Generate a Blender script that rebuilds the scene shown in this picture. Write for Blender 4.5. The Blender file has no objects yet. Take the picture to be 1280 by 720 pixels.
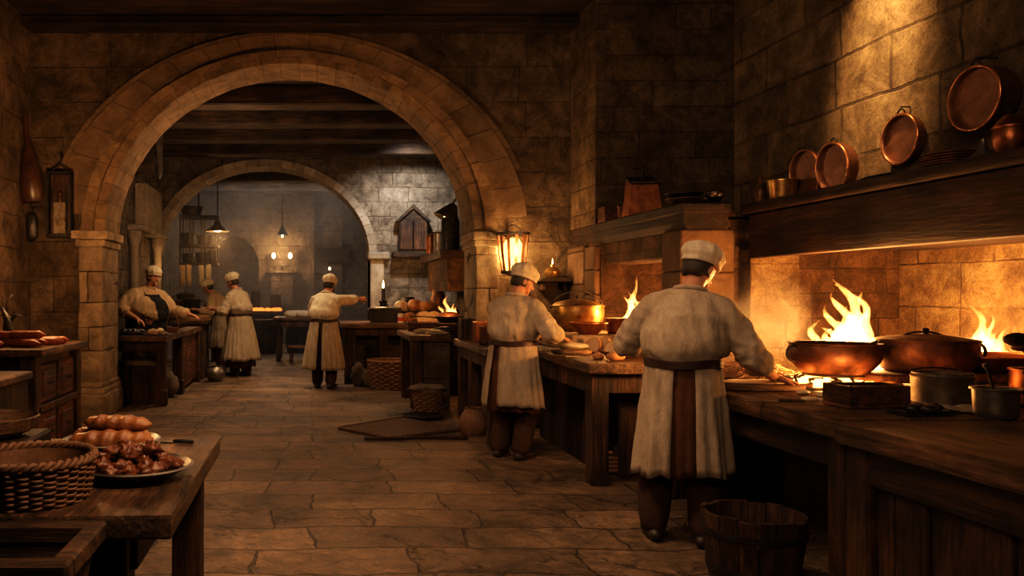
import bpy, bmesh, math, random
from mathutils import Vector, Matrix, Quaternion, noise as mnoise
random.seed(7)
PI = math.pi
scene = bpy.context.scene
COL = scene.collection
H0 = 1.4          # camera height
HZ = 368.0        # horizon row
VX = 390.0        # column of the hall axis

def S(px, py, z):
    "point of the horizontal surface at height z that the photo shows at (px,py)"
    Y = (H0 - z) * 1000.0 / (py - HZ)
    return Vector(((px - VX) * Y / 1000.0, Y, z))
def P(px, py, Y):
    return Vector(((px - VX) * Y / 1000.0, Y, H0 - (py - HZ) * Y / 1000.0))

# ------------------------------------------------------------------ materials
def newmat(name):
    m = bpy.data.materials.new(name); m.use_nodes = True
    nt = m.node_tree; nt.nodes.clear()
    return m, nt
def setin(n, **kw):
    for k, v in kw.items(): n.inputs[k.replace('_', ' ')].default_value = v
def C4(c): return (c[0], c[1], c[2], 1.0)
def ramp(nt, fac, stops):
    r = nt.nodes.new('ShaderNodeValToRGB')
    els = r.color_ramp.elements
    while len(els) < len(stops): els.new(0.5)
    for e, (p, c) in zip(els, stops):
        e.position = p; e.color = C4(c) if len(c) == 3 else c
    nt.links.new(fac, r.inputs['Fac'])
    return r.outputs['Color']
def mixc(nt, fac, a, b, mode='MIX'):
    n = nt.nodes.new('ShaderNodeMix'); n.data_type = 'RGBA'; n.blend_type = mode
    L = nt.links
    for sock, v in ((n.inputs[0], fac), (n.inputs[6], a), (n.inputs[7], b)):
        if isinstance(v, (int, float)): sock.default_value = v
        elif isinstance(v, (tuple, list)): sock.default_value = C4(v)
        else: L.new(v, sock)
    return n.outputs[2]
def math_(nt, op, a, b=None, c=None):
    n = nt.nodes.new('ShaderNodeMath'); n.operation = op
    for i, v in enumerate((a, b, c)):
        if v is None: continue
        if isinstance(v, (int, float)): n.inputs[i].default_value = v
        else: nt.links.new(v, n.inputs[i])
    return n.outputs[0]
def finish(nt, color, rough, metal=0.0, bump=None, bstr=0.4, bdist=0.02, spec=0.5, sheen=0.0):
    p = nt.nodes.new('ShaderNodeBsdfPrincipled')
    for nm, v in (('Base Color', color), ('Roughness', rough), ('Metallic', metal)):
        if isinstance(v, (int, float)): p.inputs[nm].default_value = v
        elif isinstance(v, (tuple, list)): p.inputs[nm].default_value = C4(v)
        else: nt.links.new(v, p.inputs[nm])
    p.inputs['Specular IOR Level'].default_value = spec
    if bump is not None:
        b = nt.nodes.new('ShaderNodeBump'); b.inputs['Strength'].default_value = bstr; b.inputs['Distance'].default_value = bdist
        nt.links.new(bump, b.inputs['Height']); nt.links.new(b.outputs['Normal'], p.inputs['Normal'])
    o = nt.nodes.new('ShaderNodeOutputMaterial'); nt.links.new(p.outputs[0], o.inputs['Surface'])
    return p
def noise(nt, vec, scale, detail=5, rough=0.6, dist=0.0):
    n = nt.nodes.new('ShaderNodeTexNoise')
    n.inputs['Scale'].default_value = scale; n.inputs['Detail'].default_value = detail
    n.inputs['Roughness'].default_value = rough; n.inputs['Distortion'].default_value = dist
    if vec is not None: nt.links.new(vec, n.inputs['Vector'])
    return n
def objvec(nt, scale=(1, 1, 1)):
    t = nt.nodes.new('ShaderNodeTexCoord'); m = nt.nodes.new('ShaderNodeMapping')
    m.inputs['Scale'].default_value = scale
    nt.links.new(t.outputs['Object'], m.inputs['Vector'])
    return m.outputs['Vector']
def vmath(nt, op, a, b=None):
    n = nt.nodes.new('ShaderNodeVectorMath'); n.operation = op
    for i, v in enumerate((a, b)):
        if v is None: continue
        if isinstance(v, (tuple, list)): n.inputs[i].default_value = v
        elif isinstance(v, (int, float)): n.inputs['Scale'].default_value = v
        else: nt.links.new(v, n.inputs[i])
    return n.outputs[0]

def stone_wall(name, c1, c2, bw=0.85, bh=0.36, mortar=0.012, stain=0.75, bdist=0.085, seed=0.0, dark=(0.03, 0.02, 0.013), mort=(0.032, 0.021, 0.013), crack=True):
    m, nt = newmat(name); L = nt.links
    g = nt.nodes.new('ShaderNodeNewGeometry')
    pos = vmath(nt, 'ADD', g.outputs['Position'], (seed * 3.1, seed * 1.7, seed * 0.13))
    nrm = nt.nodes.new('ShaderNodeSeparateXYZ'); L.new(g.outputs['True Normal'], nrm.inputs[0])
    isx = math_(nt, 'GREATER_THAN', math_(nt, 'ABSOLUTE', nrm.outputs[0]), 0.7)
    sp = nt.nodes.new('ShaderNodeSeparateXYZ'); L.new(pos, sp.inputs[0])
    u = nt.nodes.new('ShaderNodeMix'); u.data_type = 'FLOAT'
    L.new(isx, u.inputs[0]); L.new(sp.outputs[0], u.inputs[2]); L.new(sp.outputs[1], u.inputs[3])
    # wobble of the courses
    w = noise(nt, pos, 0.9, 3); w2 = noise(nt, vmath(nt, 'ADD', pos, (7.3, 2.2, 4.1)), 0.9, 3)
    w3 = noise(nt, pos, 9.0, 3)
    uu = math_(nt, 'ADD', u.outputs[0], math_(nt, 'MULTIPLY', math_(nt, 'SUBTRACT', w.outputs['Fac'], 0.5), 0.16))
    vv = math_(nt, 'ADD', sp.outputs[2], math_(nt, 'MULTIPLY', math_(nt, 'SUBTRACT', w2.outputs['Fac'], 0.5), 0.05))
    vv = math_(nt, 'ADD', vv, math_(nt, 'MULTIPLY', math_(nt, 'SUBTRACT', w3.outputs['Fac'], 0.5), 0.022))
    uu = math_(nt, 'ADD', uu, math_(nt, 'MULTIPLY', math_(nt, 'SUBTRACT', w3.outputs['Fac'], 0.5), 0.03))
    cb = nt.nodes.new('ShaderNodeCombineXYZ'); L.new(uu, cb.inputs[0]); L.new(vv, cb.inputs[1])
    b = nt.nodes.new('ShaderNodeTexBrick')
    b.offset = 0.43; b.offset_frequency = 2; b.squash = 0.62; b.squash_frequency = 3
    L.new(cb.outputs[0], b.inputs['Vector'])
    setin(b, Scale=1.0, Mortar_Size=mortar * 0.75, Mortar_Smooth=0.35, Bias=0.0, Brick_Width=bw, Row_Height=bh)
    b.inputs['Color1'].default_value = (0, 0, 0, 1); b.inputs['Color2'].default_value = (1, 1, 1, 1); b.inputs['Mortar'].default_value = (0.5, 0.5, 0.5, 1)
    tint = mixc(nt, b.outputs['Color'], c1, c2)
    n1 = noise(nt, pos, 1.1, 6, 0.65, 0.4); n2 = noise(nt, pos, 16, 10, 0.78); n3 = noise(nt, pos, 4.2, 8, 0.74, 0.6); n5 = noise(nt, pos, 60, 6, 0.8)
    st = ramp(nt, n1.outputs['Fac'], [(0.36, (0, 0, 0)), (0.66, (1, 1, 1))])
    col = mixc(nt, math_(nt, 'MULTIPLY', math_(nt, 'SUBTRACT', 1.0, st), stain), tint, dark)
    st3 = ramp(nt, n3.outputs['Fac'], [(0.36, (0.30, 0.27, 0.24)), (0.62, (1.15, 1.12, 1.07))])
    col = mixc(nt, 0.9, col, st3, 'MULTIPLY')
    sp2 = ramp(nt, n2.outputs['Fac'], [(0.3, (0.6, 0.6, 0.6)), (0.7, (1.2, 1.2, 1.2))])
    col = mixc(nt, 0.7, col, sp2, 'MULTIPLY')
    col = mixc(nt, 0.75, col, ramp(nt, n5.outputs['Fac'], [(0.34, (0.45, 0.43, 0.4)), (0.62, (1.2, 1.2, 1.2))]), 'MULTIPLY')
    # joints fade in and out like tight ashlar
    jf = ramp(nt, noise(nt, pos, 2.3, 4).outputs['Fac'], [(0.36, (0.12, 0.12, 0.12)), (0.64, (0.9, 0.9, 0.9))])
    joint = math_(nt, 'MULTIPLY', b.outputs['Fac'], jf)
    col = mixc(nt, joint, col, mort)
    hgt = math_(nt, 'SUBTRACT', math_(nt, 'ADD', math_(nt, 'MULTIPLY', n2.outputs['Fac'], 0.75), math_(nt, 'MULTIPLY', n5.outputs['Fac'], 0.30)), math_(nt, 'MULTIPLY', joint, 0.8))
    hgt = math_(nt, 'ADD', hgt, math_(nt, 'MULTIPLY', n3.outputs['Fac'], 0.55))
    hgt = math_(nt, 'ADD', hgt, math_(nt, 'MULTIPLY', b.outputs['Color'], 0.25))
    finish(nt, col, 0.88, 0.0, hgt, 0.9, bdist, 0.25)
    return m
def plain_stone(name, c1, c2, scale=3.0, bdist=0.03, var=0.62):
    m, nt = newmat(name)
    g = nt.nodes.new('ShaderNodeNewGeometry'); pos = g.outputs['Position']
    oi = nt.nodes.new('ShaderNodeNewGeometry')
    n1 = noise(nt, pos, scale, 7, 0.7, 0.5); n2 = noise(nt, pos, scale * 7, 10, 0.8)
    rnd = oi.outputs['Random Per Island']
    col = mixc(nt, ramp(nt, n1.outputs['Fac'], [(0.3, (0, 0, 0)), (0.68, (1, 1, 1))]), c1, c2)
    col = mixc(nt, 0.8, col, ramp(nt, rnd, [(0.0, (var, var * .97, var * .94)), (1.0, (1.15, 1.13, 1.1))]), 'MULTIPLY')
    col = mixc(nt, 0.6, col, ramp(nt, n2.outputs['Fac'], [(0.3, (0.55, 0.55, 0.55)), (0.7, (1.2, 1.2, 1.2))]), 'MULTIPLY')
    h = math_(nt, 'ADD', n1.outputs['Fac'], math_(nt, 'MULTIPLY', n2.outputs['Fac'], 0.8))
    finish(nt, col, 0.88, 0, h, 0.7, bdist, 0.25)
    return m
def flagstones(name):
    m, nt = newmat(name); L = nt.links
    g = nt.nodes.new('ShaderNodeNewGeometry'); pos = g.outputs['Position']
    w = noise(nt, pos, 1.3, 3); w3 = noise(nt, pos, 8, 3)
    off = vmath(nt, 'SCALE', vmath(nt, 'SUBTRACT', w.outputs['Color'], (0.5, 0.5, 0.5)), 0.22)
    off2 = vmath(nt, 'SCALE', vmath(nt, 'SUBTRACT', w3.outputs['Color'], (0.5, 0.5, 0.5)), 0.05)
    p2 = vmath(nt, 'ADD', vmath(nt, 'ADD', pos, off), off2)
    b = nt.nodes.new('ShaderNodeTexBrick'); L.new(p2, b.inputs['Vector'])
    b.offset = 0.37; b.offset_frequency = 2; b.squash = 0.7; b.squash_frequency = 3
    setin(b, Scale=1.0, Mortar_Size=0.009, Mortar_Smooth=0.4, Bias=0.0, Brick_Width=0.88, Row_Height=0.40)
    b.inputs['Color1'].default_value = (0, 0, 0, 1); b.inputs['Color2'].default_value = (1, 1, 1, 1); b.inputs['Mortar'].default_value = (0.4, 0.4, 0.4, 1)
    col = mixc(nt, b.outputs['Color'], (0.17, 0.115, 0.070), (0.30, 0.21, 0.13))
    n1 = noise(nt, pos, 1.6, 7, 0.7, 0.6); n2 = noise(nt, pos, 11, 8, 0.72, 0.5); n4 = noise(nt, pos, 45, 5, 0.7)
    col = mixc(nt, 0.85, col, ramp(nt, n1.outputs['Fac'], [(0.34, (0.28, 0.25, 0.22)), (0.63, (1.25, 1.2, 1.12))]), 'MULTIPLY')
    col = mixc(nt, 0.8, col, ramp(nt, n2.outputs['Fac'], [(0.34, (0.30, 0.27, 0.24)), (0.62, (1.25, 1.22, 1.2))]), 'MULTIPLY')
    # hairline cracks
    v = nt.nodes.new('ShaderNodeTexVoronoi'); v.feature = 'DISTANCE_TO_EDGE'; v.inputs['Scale'].default_value = 1.7
    L.new(vmath(nt, 'ADD', p2, vmath(nt, 'SCALE', n2.outputs['Color'], 0.25)), v.inputs['Vector'])
    cr = ramp(nt, v.outputs['Distance'], [(0.0, (1, 1, 1)), (0.012, (0, 0, 0))])
    crf = math_(nt, 'MULTIPLY', cr, ramp(nt, w.outputs['Fac'], [(0.5, (0, 0, 0)), (0.6, (1, 1, 1))]))
    j = math_(nt, 'MAXIMUM', b.outputs['Fac'], math_(nt, 'MULTIPLY', crf, 0.5))
    col = mixc(nt, 0.7, col, ramp(nt, n4.outputs['Fac'], [(0.34, (0.5, 0.48, 0.46)), (0.64, (1.2, 1.2, 1.2))]), 'MULTIPLY')
    col = mixc(nt, math_(nt, 'MULTIPLY', j, 0.8), col, (0.02, 0.013, 0.008))
    h = math_(nt, 'SUBTRACT', math_(nt, 'ADD', math_(nt, 'MULTIPLY', n2.outputs['Fac'], 0.6), math_(nt, 'MULTIPLY', n4.outputs['Fac'], 0.12)), math_(nt, 'MULTIPLY', j, 0.9))
    h = math_(nt, 'ADD', h, math_(nt, 'MULTIPLY', b.outputs['Color'], 0.3))
    h = math_(nt, 'ADD', h, math_(nt, 'MULTIPLY', n1.outputs['Fac'], 0.8))
    rg = ramp(nt, n2.outputs['Fac'], [(0.3, (0.34, 0.34, 0.34)), (0.7, (0.72, 0.72, 0.72))])
    finish(nt, col, rg, 0, h, 1.0, 0.06, 0.5)
    return m
def wood(name, c1, c2, axis=0, scale=1.0, rough=0.62, bdist=0.012, planks=0.0, paxis=1):
    m, nt = newmat(name)
    s = [9.0, 9.0, 9.0]; s[axis] = 0.8
    v = objvec(nt, tuple(x * scale for x in s))
    v1 = objvec(nt, (1, 1, 1))
    n1 = noise(nt, v, 1.0, 6, 0.65, 1.2); n2 = noise(nt, v, 4.0, 6, 0.7, 0.4); n3 = noise(nt, v1, 2.3, 5, 0.6)
    col = mixc(nt, ramp(nt, n1.outputs['Fac'], [(0.33, (0, 0, 0)), (0.66, (1, 1, 1))]), c1, c2)
    col = mixc(nt, 0.95, col, ramp(nt, n2.outputs['Fac'], [(0.36, (0.18, 0.16, 0.14)), (0.60, (1.2, 1.2, 1.2))]), 'MULTIPLY')
    col = mixc(nt, 0.95, col, ramp(nt, n3.outputs['Fac'], [(0.34, (0.22, 0.20, 0.18)), (0.62, (1.2, 1.15, 1.1))]), 'MULTIPLY')
    n4 = noise(nt, objvec(nt, tuple(x * scale * 3.2 for x in s)), 3.0, 6, 0.75, 0.3)
    col = mixc(nt, 0.7, col, ramp(nt, n4.outputs['Fac'], [(0.38, (0.35, 0.33, 0.3)), (0.6, (1.2, 1.2, 1.2))]), 'MULTIPLY')
    h = math_(nt, 'MULTIPLY', n4.outputs['Fac'], 0.5)
    h = math_(nt, 'ADD', h, math_(nt, 'MULTIPLY', n3.outputs['Fac'], 0.4))
    h = math_(nt, 'ADD', h, n2.outputs['Fac'])
    h = math_(nt, 'ADD', h, math_(nt, 'MULTIPLY', n1.outputs['Fac'], 0.6))
    h0_ = math_(nt, 'ADD', n2.outputs['Fac'], math_(nt, 'MULTIPLY', n1.outputs['Fac'], 0.6))
    if planks:
        sp = nt.nodes.new('ShaderNodeSeparateXYZ'); nt.links.new(v1, sp.inputs[0])
        fr = math_(nt, 'PINGPONG', sp.outputs[paxis], planks)
        ln = ramp(nt, fr, [(0.0, (1, 1, 1)), (min(0.99, 0.012), (0, 0, 0))])
        col = mixc(nt, ln, col, (0.006, 0.004, 0.003)); h = math_(nt, 'SUBTRACT', h, math_(nt, 'MULTIPLY', ln, 2.0))
    finish(nt, col, rough, 0, h, 0.8, bdist * 1.3, 0.35)
    return m
def basic(name, c1, c2=None, rough=0.6, metal=0.0, scale=8.0, bump=0.0, bscale=None, spec=0.5):
    m, nt = newmat(name)
    c2 = c2 or tuple(x * 0.55 for x in c1)
    v = objvec(nt)
    n1 = noise(nt, v, scale, 6, 0.65, 0.4)
    col = mixc(nt, ramp(nt, n1.outputs['Fac'], [(0.32, (0, 0, 0)), (0.68, (1, 1, 1))]), c2, c1)
    rg = rough if not metal else ramp(nt, noise(nt, v, scale * 1.7, 5).outputs['Fac'], [(0.3, (rough * 0.75,) * 3), (0.7, (min(1, rough * 1.4),) * 3)])
    nb = noise(nt, v, bscale or scale * 5, 5, 0.65) if bump else None
    finish(nt, col, rg, metal, nb.outputs['Fac'] if nb else None, 0.5, bump, spec)
    return m
def cloth(name, c, c2, weave=260.0):
    m, nt = newmat(name)
    v = objvec(nt); vs = objvec(nt, (5, 5, 1.6))
    n1 = noise(nt, v, 3.0, 6, 0.7, 0.3); n2 = noise(nt, vs, 3.0, 5, 0.6, 0.8); n3 = noise(nt, v, 60.0, 3, 0.8)
    col = mixc(nt, ramp(nt, n1.outputs['Fac'], [(0.3, (0, 0, 0)), (0.7, (1, 1, 1))]), c2, c)
    col = mixc(nt, 0.45, col, ramp(nt, n2.outputs['Fac'], [(0.32, (0.5, 0.47, 0.43)), (0.62, (1.1, 1.1, 1.1))]), 'MULTIPLY')
    col = mixc(nt, 0.5, col, ramp(nt, n3.outputs['Fac'], [(0.3, (0.72, 0.7, 0.68)), (0.7, (1.12, 1.12, 1.12))]), 'MULTIPLY')
    h = math_(nt, 'ADD', math_(nt, 'MULTIPLY', n2.outputs['Fac'], 1.0), math_(nt, 'MULTIPLY', n3.outputs['Fac'], 0.12))
    finish(nt, col, 0.92, 0, h, 0.55, 0.02, 0.15)
    return m
def emit(name, color, strength):
    m, nt = newmat(name)
    e = nt.nodes.new('ShaderNodeEmission'); e.inputs['Color'].default_value = C4(color); e.inputs['Strength'].default_value = strength
    o = nt.nodes.new('ShaderNodeOutputMaterial'); nt.links.new(e.outputs[0], o.inputs['Surface'])
    return m
def flame_mat(name, strength, z0, z1, hot=(1.0, 0.42, 0.10), cool=(1.0, 0.20, 0.03)):
    "glowing gas: light given off along the depth of the flame, so thin edges are clear and deep parts are bright"
    m, nt = newmat(name)
    v = objvec(nt)
    sp = nt.nodes.new('ShaderNodeSeparateXYZ'); nt.links.new(v, sp.inputs[0])
    mr = nt.nodes.new('ShaderNodeMapRange'); nt.links.new(sp.outputs[2], mr.inputs[0])
    mr.inputs[1].default_value = z0; mr.inputs[2].default_value = z1; mr.inputs[3].default_value = 1.0; mr.inputs[4].default_value = 0.35
    n = noise(nt, objvec(nt, (14, 14, 6)), 1.0, 3, 0.6, 0.8)
    fl = ramp(nt, n.outputs['Fac'], [(0.34, (0.10, 0.10, 0.10)), (0.64, (1.8, 1.8, 1.8))])
    st = math_(nt, 'MULTIPLY', math_(nt, 'MULTIPLY', mr.outputs[0], strength), fl)
    col = mixc(nt, mr.outputs[0], cool, hot)
    e = nt.nodes.new('ShaderNodeEmission'); nt.links.new(col, e.inputs['Color']); nt.links.new(st, e.inputs['Strength'])
    o = nt.nodes.new('ShaderNodeOutputMaterial'); nt.links.new(e.outputs[0], o.inputs['Volume'])
    return m
def smoke_mat(name, density, color, scale=1.2, lo=0.42, hi=0.72, aniso=0.2, soft=None):
    m, nt = newmat(name)
    g = nt.nodes.new('ShaderNodeNewGeometry')
    n = noise(nt, g.outputs['Position'], scale, 4, 0.55, 0.5)
    d = math_(nt, 'MULTIPLY', ramp(nt, n.outputs['Fac'], [(lo, (0, 0, 0)), (hi, (1, 1, 1))]), density)
    if soft:
        r = nt.nodes.new('ShaderNodeVectorMath'); r.operation = 'LENGTH'; nt.links.new(objvec(nt, soft), r.inputs[0])
        f = ramp(nt, r.outputs['Value'], [(0.2, (1, 1, 1)), (1.0, (0, 0, 0))])
        d = math_(nt, 'MULTIPLY', d, f)
    s = nt.nodes.new('ShaderNodeVolumePrincipled'); s.inputs['Color'].default_value = C4(color)
    s.inputs['Anisotropy'].default_value = aniso
    nt.links.new(d, s.inputs['Density'])
    o = nt.nodes.new('ShaderNodeOutputMaterial'); nt.links.new(s.outputs[0], o.inputs['Volume'])
    return m

# ------------------------------------------------------------------ mesh helpers
def BM(): return bmesh.new()
def box(bm, lo, hi, rot=None, org=None, bevel=0.0, seg=1):
    x0, y0, z0 = lo; x1, y1, z1 = hi
    vs = [bm.verts.new(p) for p in ((x0, y0, z0), (x1, y0, z0), (x1, y1, z0), (x0, y1, z0), (x0, y0, z1), (x1, y0, z1), (x1, y1, z1), (x0, y1, z1))]
    fs = [bm.faces.new([vs[i] for i in f]) for f in ((3, 2, 1, 0), (4, 5, 6, 7), (0, 1, 5, 4), (1, 2, 6, 5), (2, 3, 7, 6), (3, 0, 4, 7))]
    if bevel > 0:
        es = set(e for f in fs for e in f.edges)
        r = bmesh.ops.bevel(bm, geom=list(es), offset=bevel, segments=seg, affect='EDGES', profile=0.6)
        vs = list(set(v for f in r['faces'] for v in f.verts) | set(v for v in vs if v.is_valid))
    if rot is not None:
        c = Vector(org) if org is not None else Vector(((x0 + x1) / 2, (y0 + y1) / 2, (z0 + z1) / 2))
        R = rot.to_3x3() if hasattr(rot, 'to_3x3') else rot
        for v in vs: v.co = R @ (v.co - c) + c
    return vs
def cbox(bm, c, s, rot=None, bevel=0.0, seg=1):
    return box(bm, tuple(c[i] - s[i] / 2 for i in range(3)), tuple(c[i] + s[i] / 2 for i in range(3)), rot, c, bevel, seg)
def RZ(a): return Matrix.Rotation(a, 3, 'Z')
def RX(a): return Matrix.Rotation(a, 3, 'X')
def RY(a): return Matrix.Rotation(a, 3, 'Y')
def loft(bm, rings, close=True, cap=True):
    rv = [[bm.verts.new(p) for p in r] for r in rings]
    n = len(rv[0])
    for a, b in zip(rv[:-1], rv[1:]):
        for i in range(n if close else n - 1):
            j = (i + 1) % n
            bm.faces.new((a[i], a[j], b[j], b[i]))
    if cap and close:
        bm.faces.new(list(reversed(rv[0]))); bm.faces.new(rv[-1])
    return rv
def tube(bm, pts, rad, n=10, flat=None, ref=None, cap=True, rounded=False):
    "swept tube; rad is a number or a list of numbers or (rx,ry); ref fixes the direction of rx"
    pts = [Vector(p) for p in pts]
    if not isinstance(rad, (list,)): rad = [rad] * len(pts)
    rad = [r if isinstance(r, tuple) else (r, r) for r in rad]
    if rounded:
        d0 = (pts[0] - pts[1]).normalized(); d1 = (pts[-1] - pts[-2]).normalized()
        r0, r1 = rad[0], rad[-1]
        m0, m1 = min(r0), min(r1)
        pts = [pts[0] + d0 * m0 * 0.95, pts[0] + d0 * m0 * 0.6] + pts + [pts[-1] + d1 * m1 * 0.6, pts[-1] + d1 * m1 * 0.95]
        k = lambda r, f: (r[0] * f, r[1] * f)
        rad = [k(r0, 0.3), k(r0, 0.78)] + rad + [k(r1, 0.78), k(r1, 0.3)]
    rings = []; prev = None
    for i, p in enumerate(pts):
        a = pts[max(0, i - 1)]; b = pts[min(len(pts) - 1, i + 1)]
        t = (b - a)
        t = t.normalized() if t.length > 1e-9 else Vector((0, 0, 1))
        if ref is not None:
            x = Vector(ref) - t * t.dot(Vector(ref))
        elif prev is None:
            x = Vector((1, 0, 0)) if abs(t.x) < 0.8 else Vector((0, 1, 0))
            x = x - t * t.dot(x)
        else:
            x = prev - t * t.dot(prev)
        if x.length < 1e-6: x = t.orthogonal()
        x.normalize(); prev = x
        y = t.cross(x)
        rings.append([p + x * (rad[i][0] * math.cos(2 * PI * k / n)) + y * (rad[i][1] * math.sin(2 * PI * k / n)) for k in range(n)])
    return loft(bm, rings, True, cap)
def lathe(bm, prof, n=28, c=(0, 0, 0), M=None, closed=False):
    "profile of (r,z) turned about z; ends with r=0 close up"
    c = Vector(c); rows = []
    for r, z in prof:
        if r < 1e-6: rows.append([Vector((0, 0, z))])
        else: rows.append([Vector((r * math.cos(2 * PI * k / n), r * math.sin(2 * PI * k / n), z)) for k in range(n)])
    rv = [[bm.verts.new(((M @ p) if M is not None else p) + c) for p in row] for row in rows]
    pr = list(zip(rv[:-1], rv[1:]))
    if closed: pr.append((rv[-1], rv[0]))
    for a, b in pr:
        for i in range(n):
            j = (i + 1) % n
            if len(a) == 1 and len(b) == 1: break
            if len(a) == 1: bm.faces.new((a[0], b[j], b[i]))
            elif len(b) == 1: bm.faces.new((a[i], a[j], b[0]))
            else: bm.faces.new((a[i], a[j], b[j], b[i]))
    return rv
def ell(bm, c, r, n=16, m=10, M=None):
    c = Vector(c)
    def f(p): return ((M @ p) if M is not None else p) + c
    rows = []
    for i in range(m + 1):
        th = PI * i / m
        if i in (0, m): rows.append([bm.verts.new(f(Vector((0, 0, r[2] * math.cos(th)))))])
        else: rows.append([bm.verts.new(f(Vector((r[0] * math.sin(th) * math.cos(2 * PI * k / n), r[1] * math.sin(th) * math.sin(2 * PI * k / n), r[2] * math.cos(th))))) for k in range(n)])
    for a, b in zip(rows[:-1], rows[1:]):
        for i in range(n):
            j = (i + 1) % n
            if len(a) == 1: bm.faces.new((a[0], b[i], b[j]))
            elif len(b) == 1: bm.faces.new((a[j], a[i], b[0]))
            else: bm.faces.new((a[j], a[i], b[i], b[j]))
    return [v for r_ in rows for v in r_]
def torus(bm, c, R, r, n=28, m=8, M=None, ry=None):
    c = Vector(c); rv = []
    for i in range(n):
        a = 2 * PI * i / n; row = []
        for k in range(m):
            b = 2 * PI * k / m
            p = Vector(((R + r * math.cos(b)) * math.cos(a), ((ry or R) + r * math.cos(b)) * math.sin(a), r * math.sin(b)))
            row.append(bm.verts.new(((M @ p) if M is not None else p) + c))
        rv.append(row)
    for i in range(n):
        a, b = rv[i], rv[(i + 1) % n]
        for k in range(m):
            l = (k + 1) % m
            bm.faces.new((a[k], b[k], b[l], a[l]))
def prism(bm, pts, z0, z1):
    "polygon in xy pulled up from z0 to z1"
    a = [bm.verts.new((p[0], p[1], z0)) for p in pts]; b = [bm.verts.new((p[0], p[1], z1)) for p in pts]
    n = len(pts)
    bm.faces.new(list(reversed(a))); bm.faces.new(b)
    for i in range(n):
        j = (i + 1) % n; bm.faces.new((a[i], a[j], b[j], b[i]))
def jitter(bm, amp, freq=2.0, seed=0.0):
    for v in bm.verts:
        q = v.co * freq + Vector((seed, seed * 1.3, seed * 0.7))
        v.co += Vector((mnoise.noise(q), mnoise.noise(q + Vector((9.1, 3.3, 1.7))), mnoise.noise(q + Vector((2.7, 8.8, 5.5))))) * amp
def subd(bm, cuts=1):
    bmesh.ops.subdivide_edges(bm, edges=bm.edges[:], cuts=cuts, use_grid_fill=True)

def obj(name, bm, mat, parent=None, loc=None, rz=0.0, smooth=35.0, mats=None, recalc=True):
    if recalc: bmesh.ops.recalc_face_normals(bm, faces=bm.faces[:])
    me = bpy.data.meshes.new(name); bm.to_mesh(me); bm.free()
    return link(name, me, mat, parent, loc, rz, smooth, mats)
def link(name, me, mat, parent=None, loc=None, rz=0.0, smooth=35.0, mats=None):
    if mats:
        for m_ in mats: me.materials.append(m_)
    elif mat is not None: me.materials.append(mat)
    if smooth:
        me.polygons.foreach_set('use_smooth', [True] * len(me.polygons))
        if smooth < 179: me.set_sharp_from_angle(angle=math.radians(smooth))
    o = bpy.data.objects.new(name, me); COL.objects.link(o)
    if parent is not None: o.parent = parent
    if loc is not None: o.location = loc
    o.rotation_euler = (0, 0, rz)
    return o
def tag(o, label, cat, group=None, kind=None):
    o['label'] = label; o['category'] = cat
    if group: o['group'] = group
    if kind: o['kind'] = kind
    return o
def thing(name, label, cat, loc=(0, 0, 0), rz=0.0, group=None, kind=None):
    o = bpy.data.objects.new(name, None); COL.objects.link(o)
    o.empty_display_size = 0.1
    o.location = loc; o.rotation_euler = (0, 0, rz)
    return tag(o, label, cat, group, kind)
def struct(name, bm, mat, smooth=30.0, parent=None):
    o = obj(name, bm, mat, parent, smooth=smooth)
    if parent is None: o['kind'] = 'structure'
    return o
def dup(root, loc, label, rz=0.0, group=None, scale=None):
    r = root.copy(); COL.objects.link(r); r.location = loc; r.rotation_euler = (0, 0, rz); r['label'] = label
    if group: r['group'] = group
    if scale: r.scale = scale
    for ch in list(root.children):
        c = ch.copy(); COL.objects.link(c); c.parent = r
        for g in list(ch.children):
            d = g.copy(); COL.objects.link(d); d.parent = c
    return r
def remesh(bm, voxel, smooth=3, fac=0.5):
    bmesh.ops.recalc_face_normals(bm, faces=bm.faces[:])
    me = bpy.data.meshes.new('tmp'); bm.to_mesh(me); bm.free()
    o = bpy.data.objects.new('tmp', me); COL.objects.link(o)
    md = o.modifiers.new('r', 'REMESH'); md.mode = 'VOXEL'; md.voxel_size = voxel; md.adaptivity = 0.0
    if smooth:
        sm = o.modifiers.new('s', 'SMOOTH'); sm.factor = fac; sm.iterations = smooth
    dg = bpy.context.evaluated_depsgraph_get()
    ev = o.evaluated_get(dg)
    out = bpy.data.meshes.new_from_object(ev)
    bpy.data.objects.remove(o); bpy.data.meshes.remove(me)
    return out
def displace(me, fn):
    nrm = [v.normal.copy() for v in me.vertices]
    for v, n in zip(me.vertices, nrm): v.co = v.co + n * fn(v.co)
    me.update()
# ------------------------------------------------------------------ materials of the place
ST_WARM = stone_wall('ashlar_warm', (0.30, 0.215, 0.125), (0.42, 0.315, 0.20), 0.95, 0.40, 0.010, 0.72)
ST_LEFT = stone_wall('ashlar_left', (0.30, 0.215, 0.135), (0.40, 0.30, 0.20), 0.8, 0.36, 0.011, 0.6, seed=2.0)
ST_RIGHT = stone_wall('ashlar_right', (0.30, 0.205, 0.11), (0.50, 0.37, 0.215), 0.92, 0.36, 0.017, 0.7, 0.11, seed=4.0)
ST_BREAST = stone_wall('ashlar_breast', (0.31, 0.215, 0.12), (0.43, 0.31, 0.185), 0.62, 0.27, 0.009, 0.6, seed=5.3)
ST_HEARTH = stone_wall('ashlar_hearth', (0.33, 0.22, 0.12), (0.48, 0.34, 0.20), 0.7, 0.33, 0.011, 0.6, seed=7.7)
ST_FAR = stone_wall('ashlar_far', (0.30, 0.25, 0.20), (0.40, 0.345, 0.285), 0.55, 0.27, 0.010, 0.5, seed=9.1)
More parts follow.
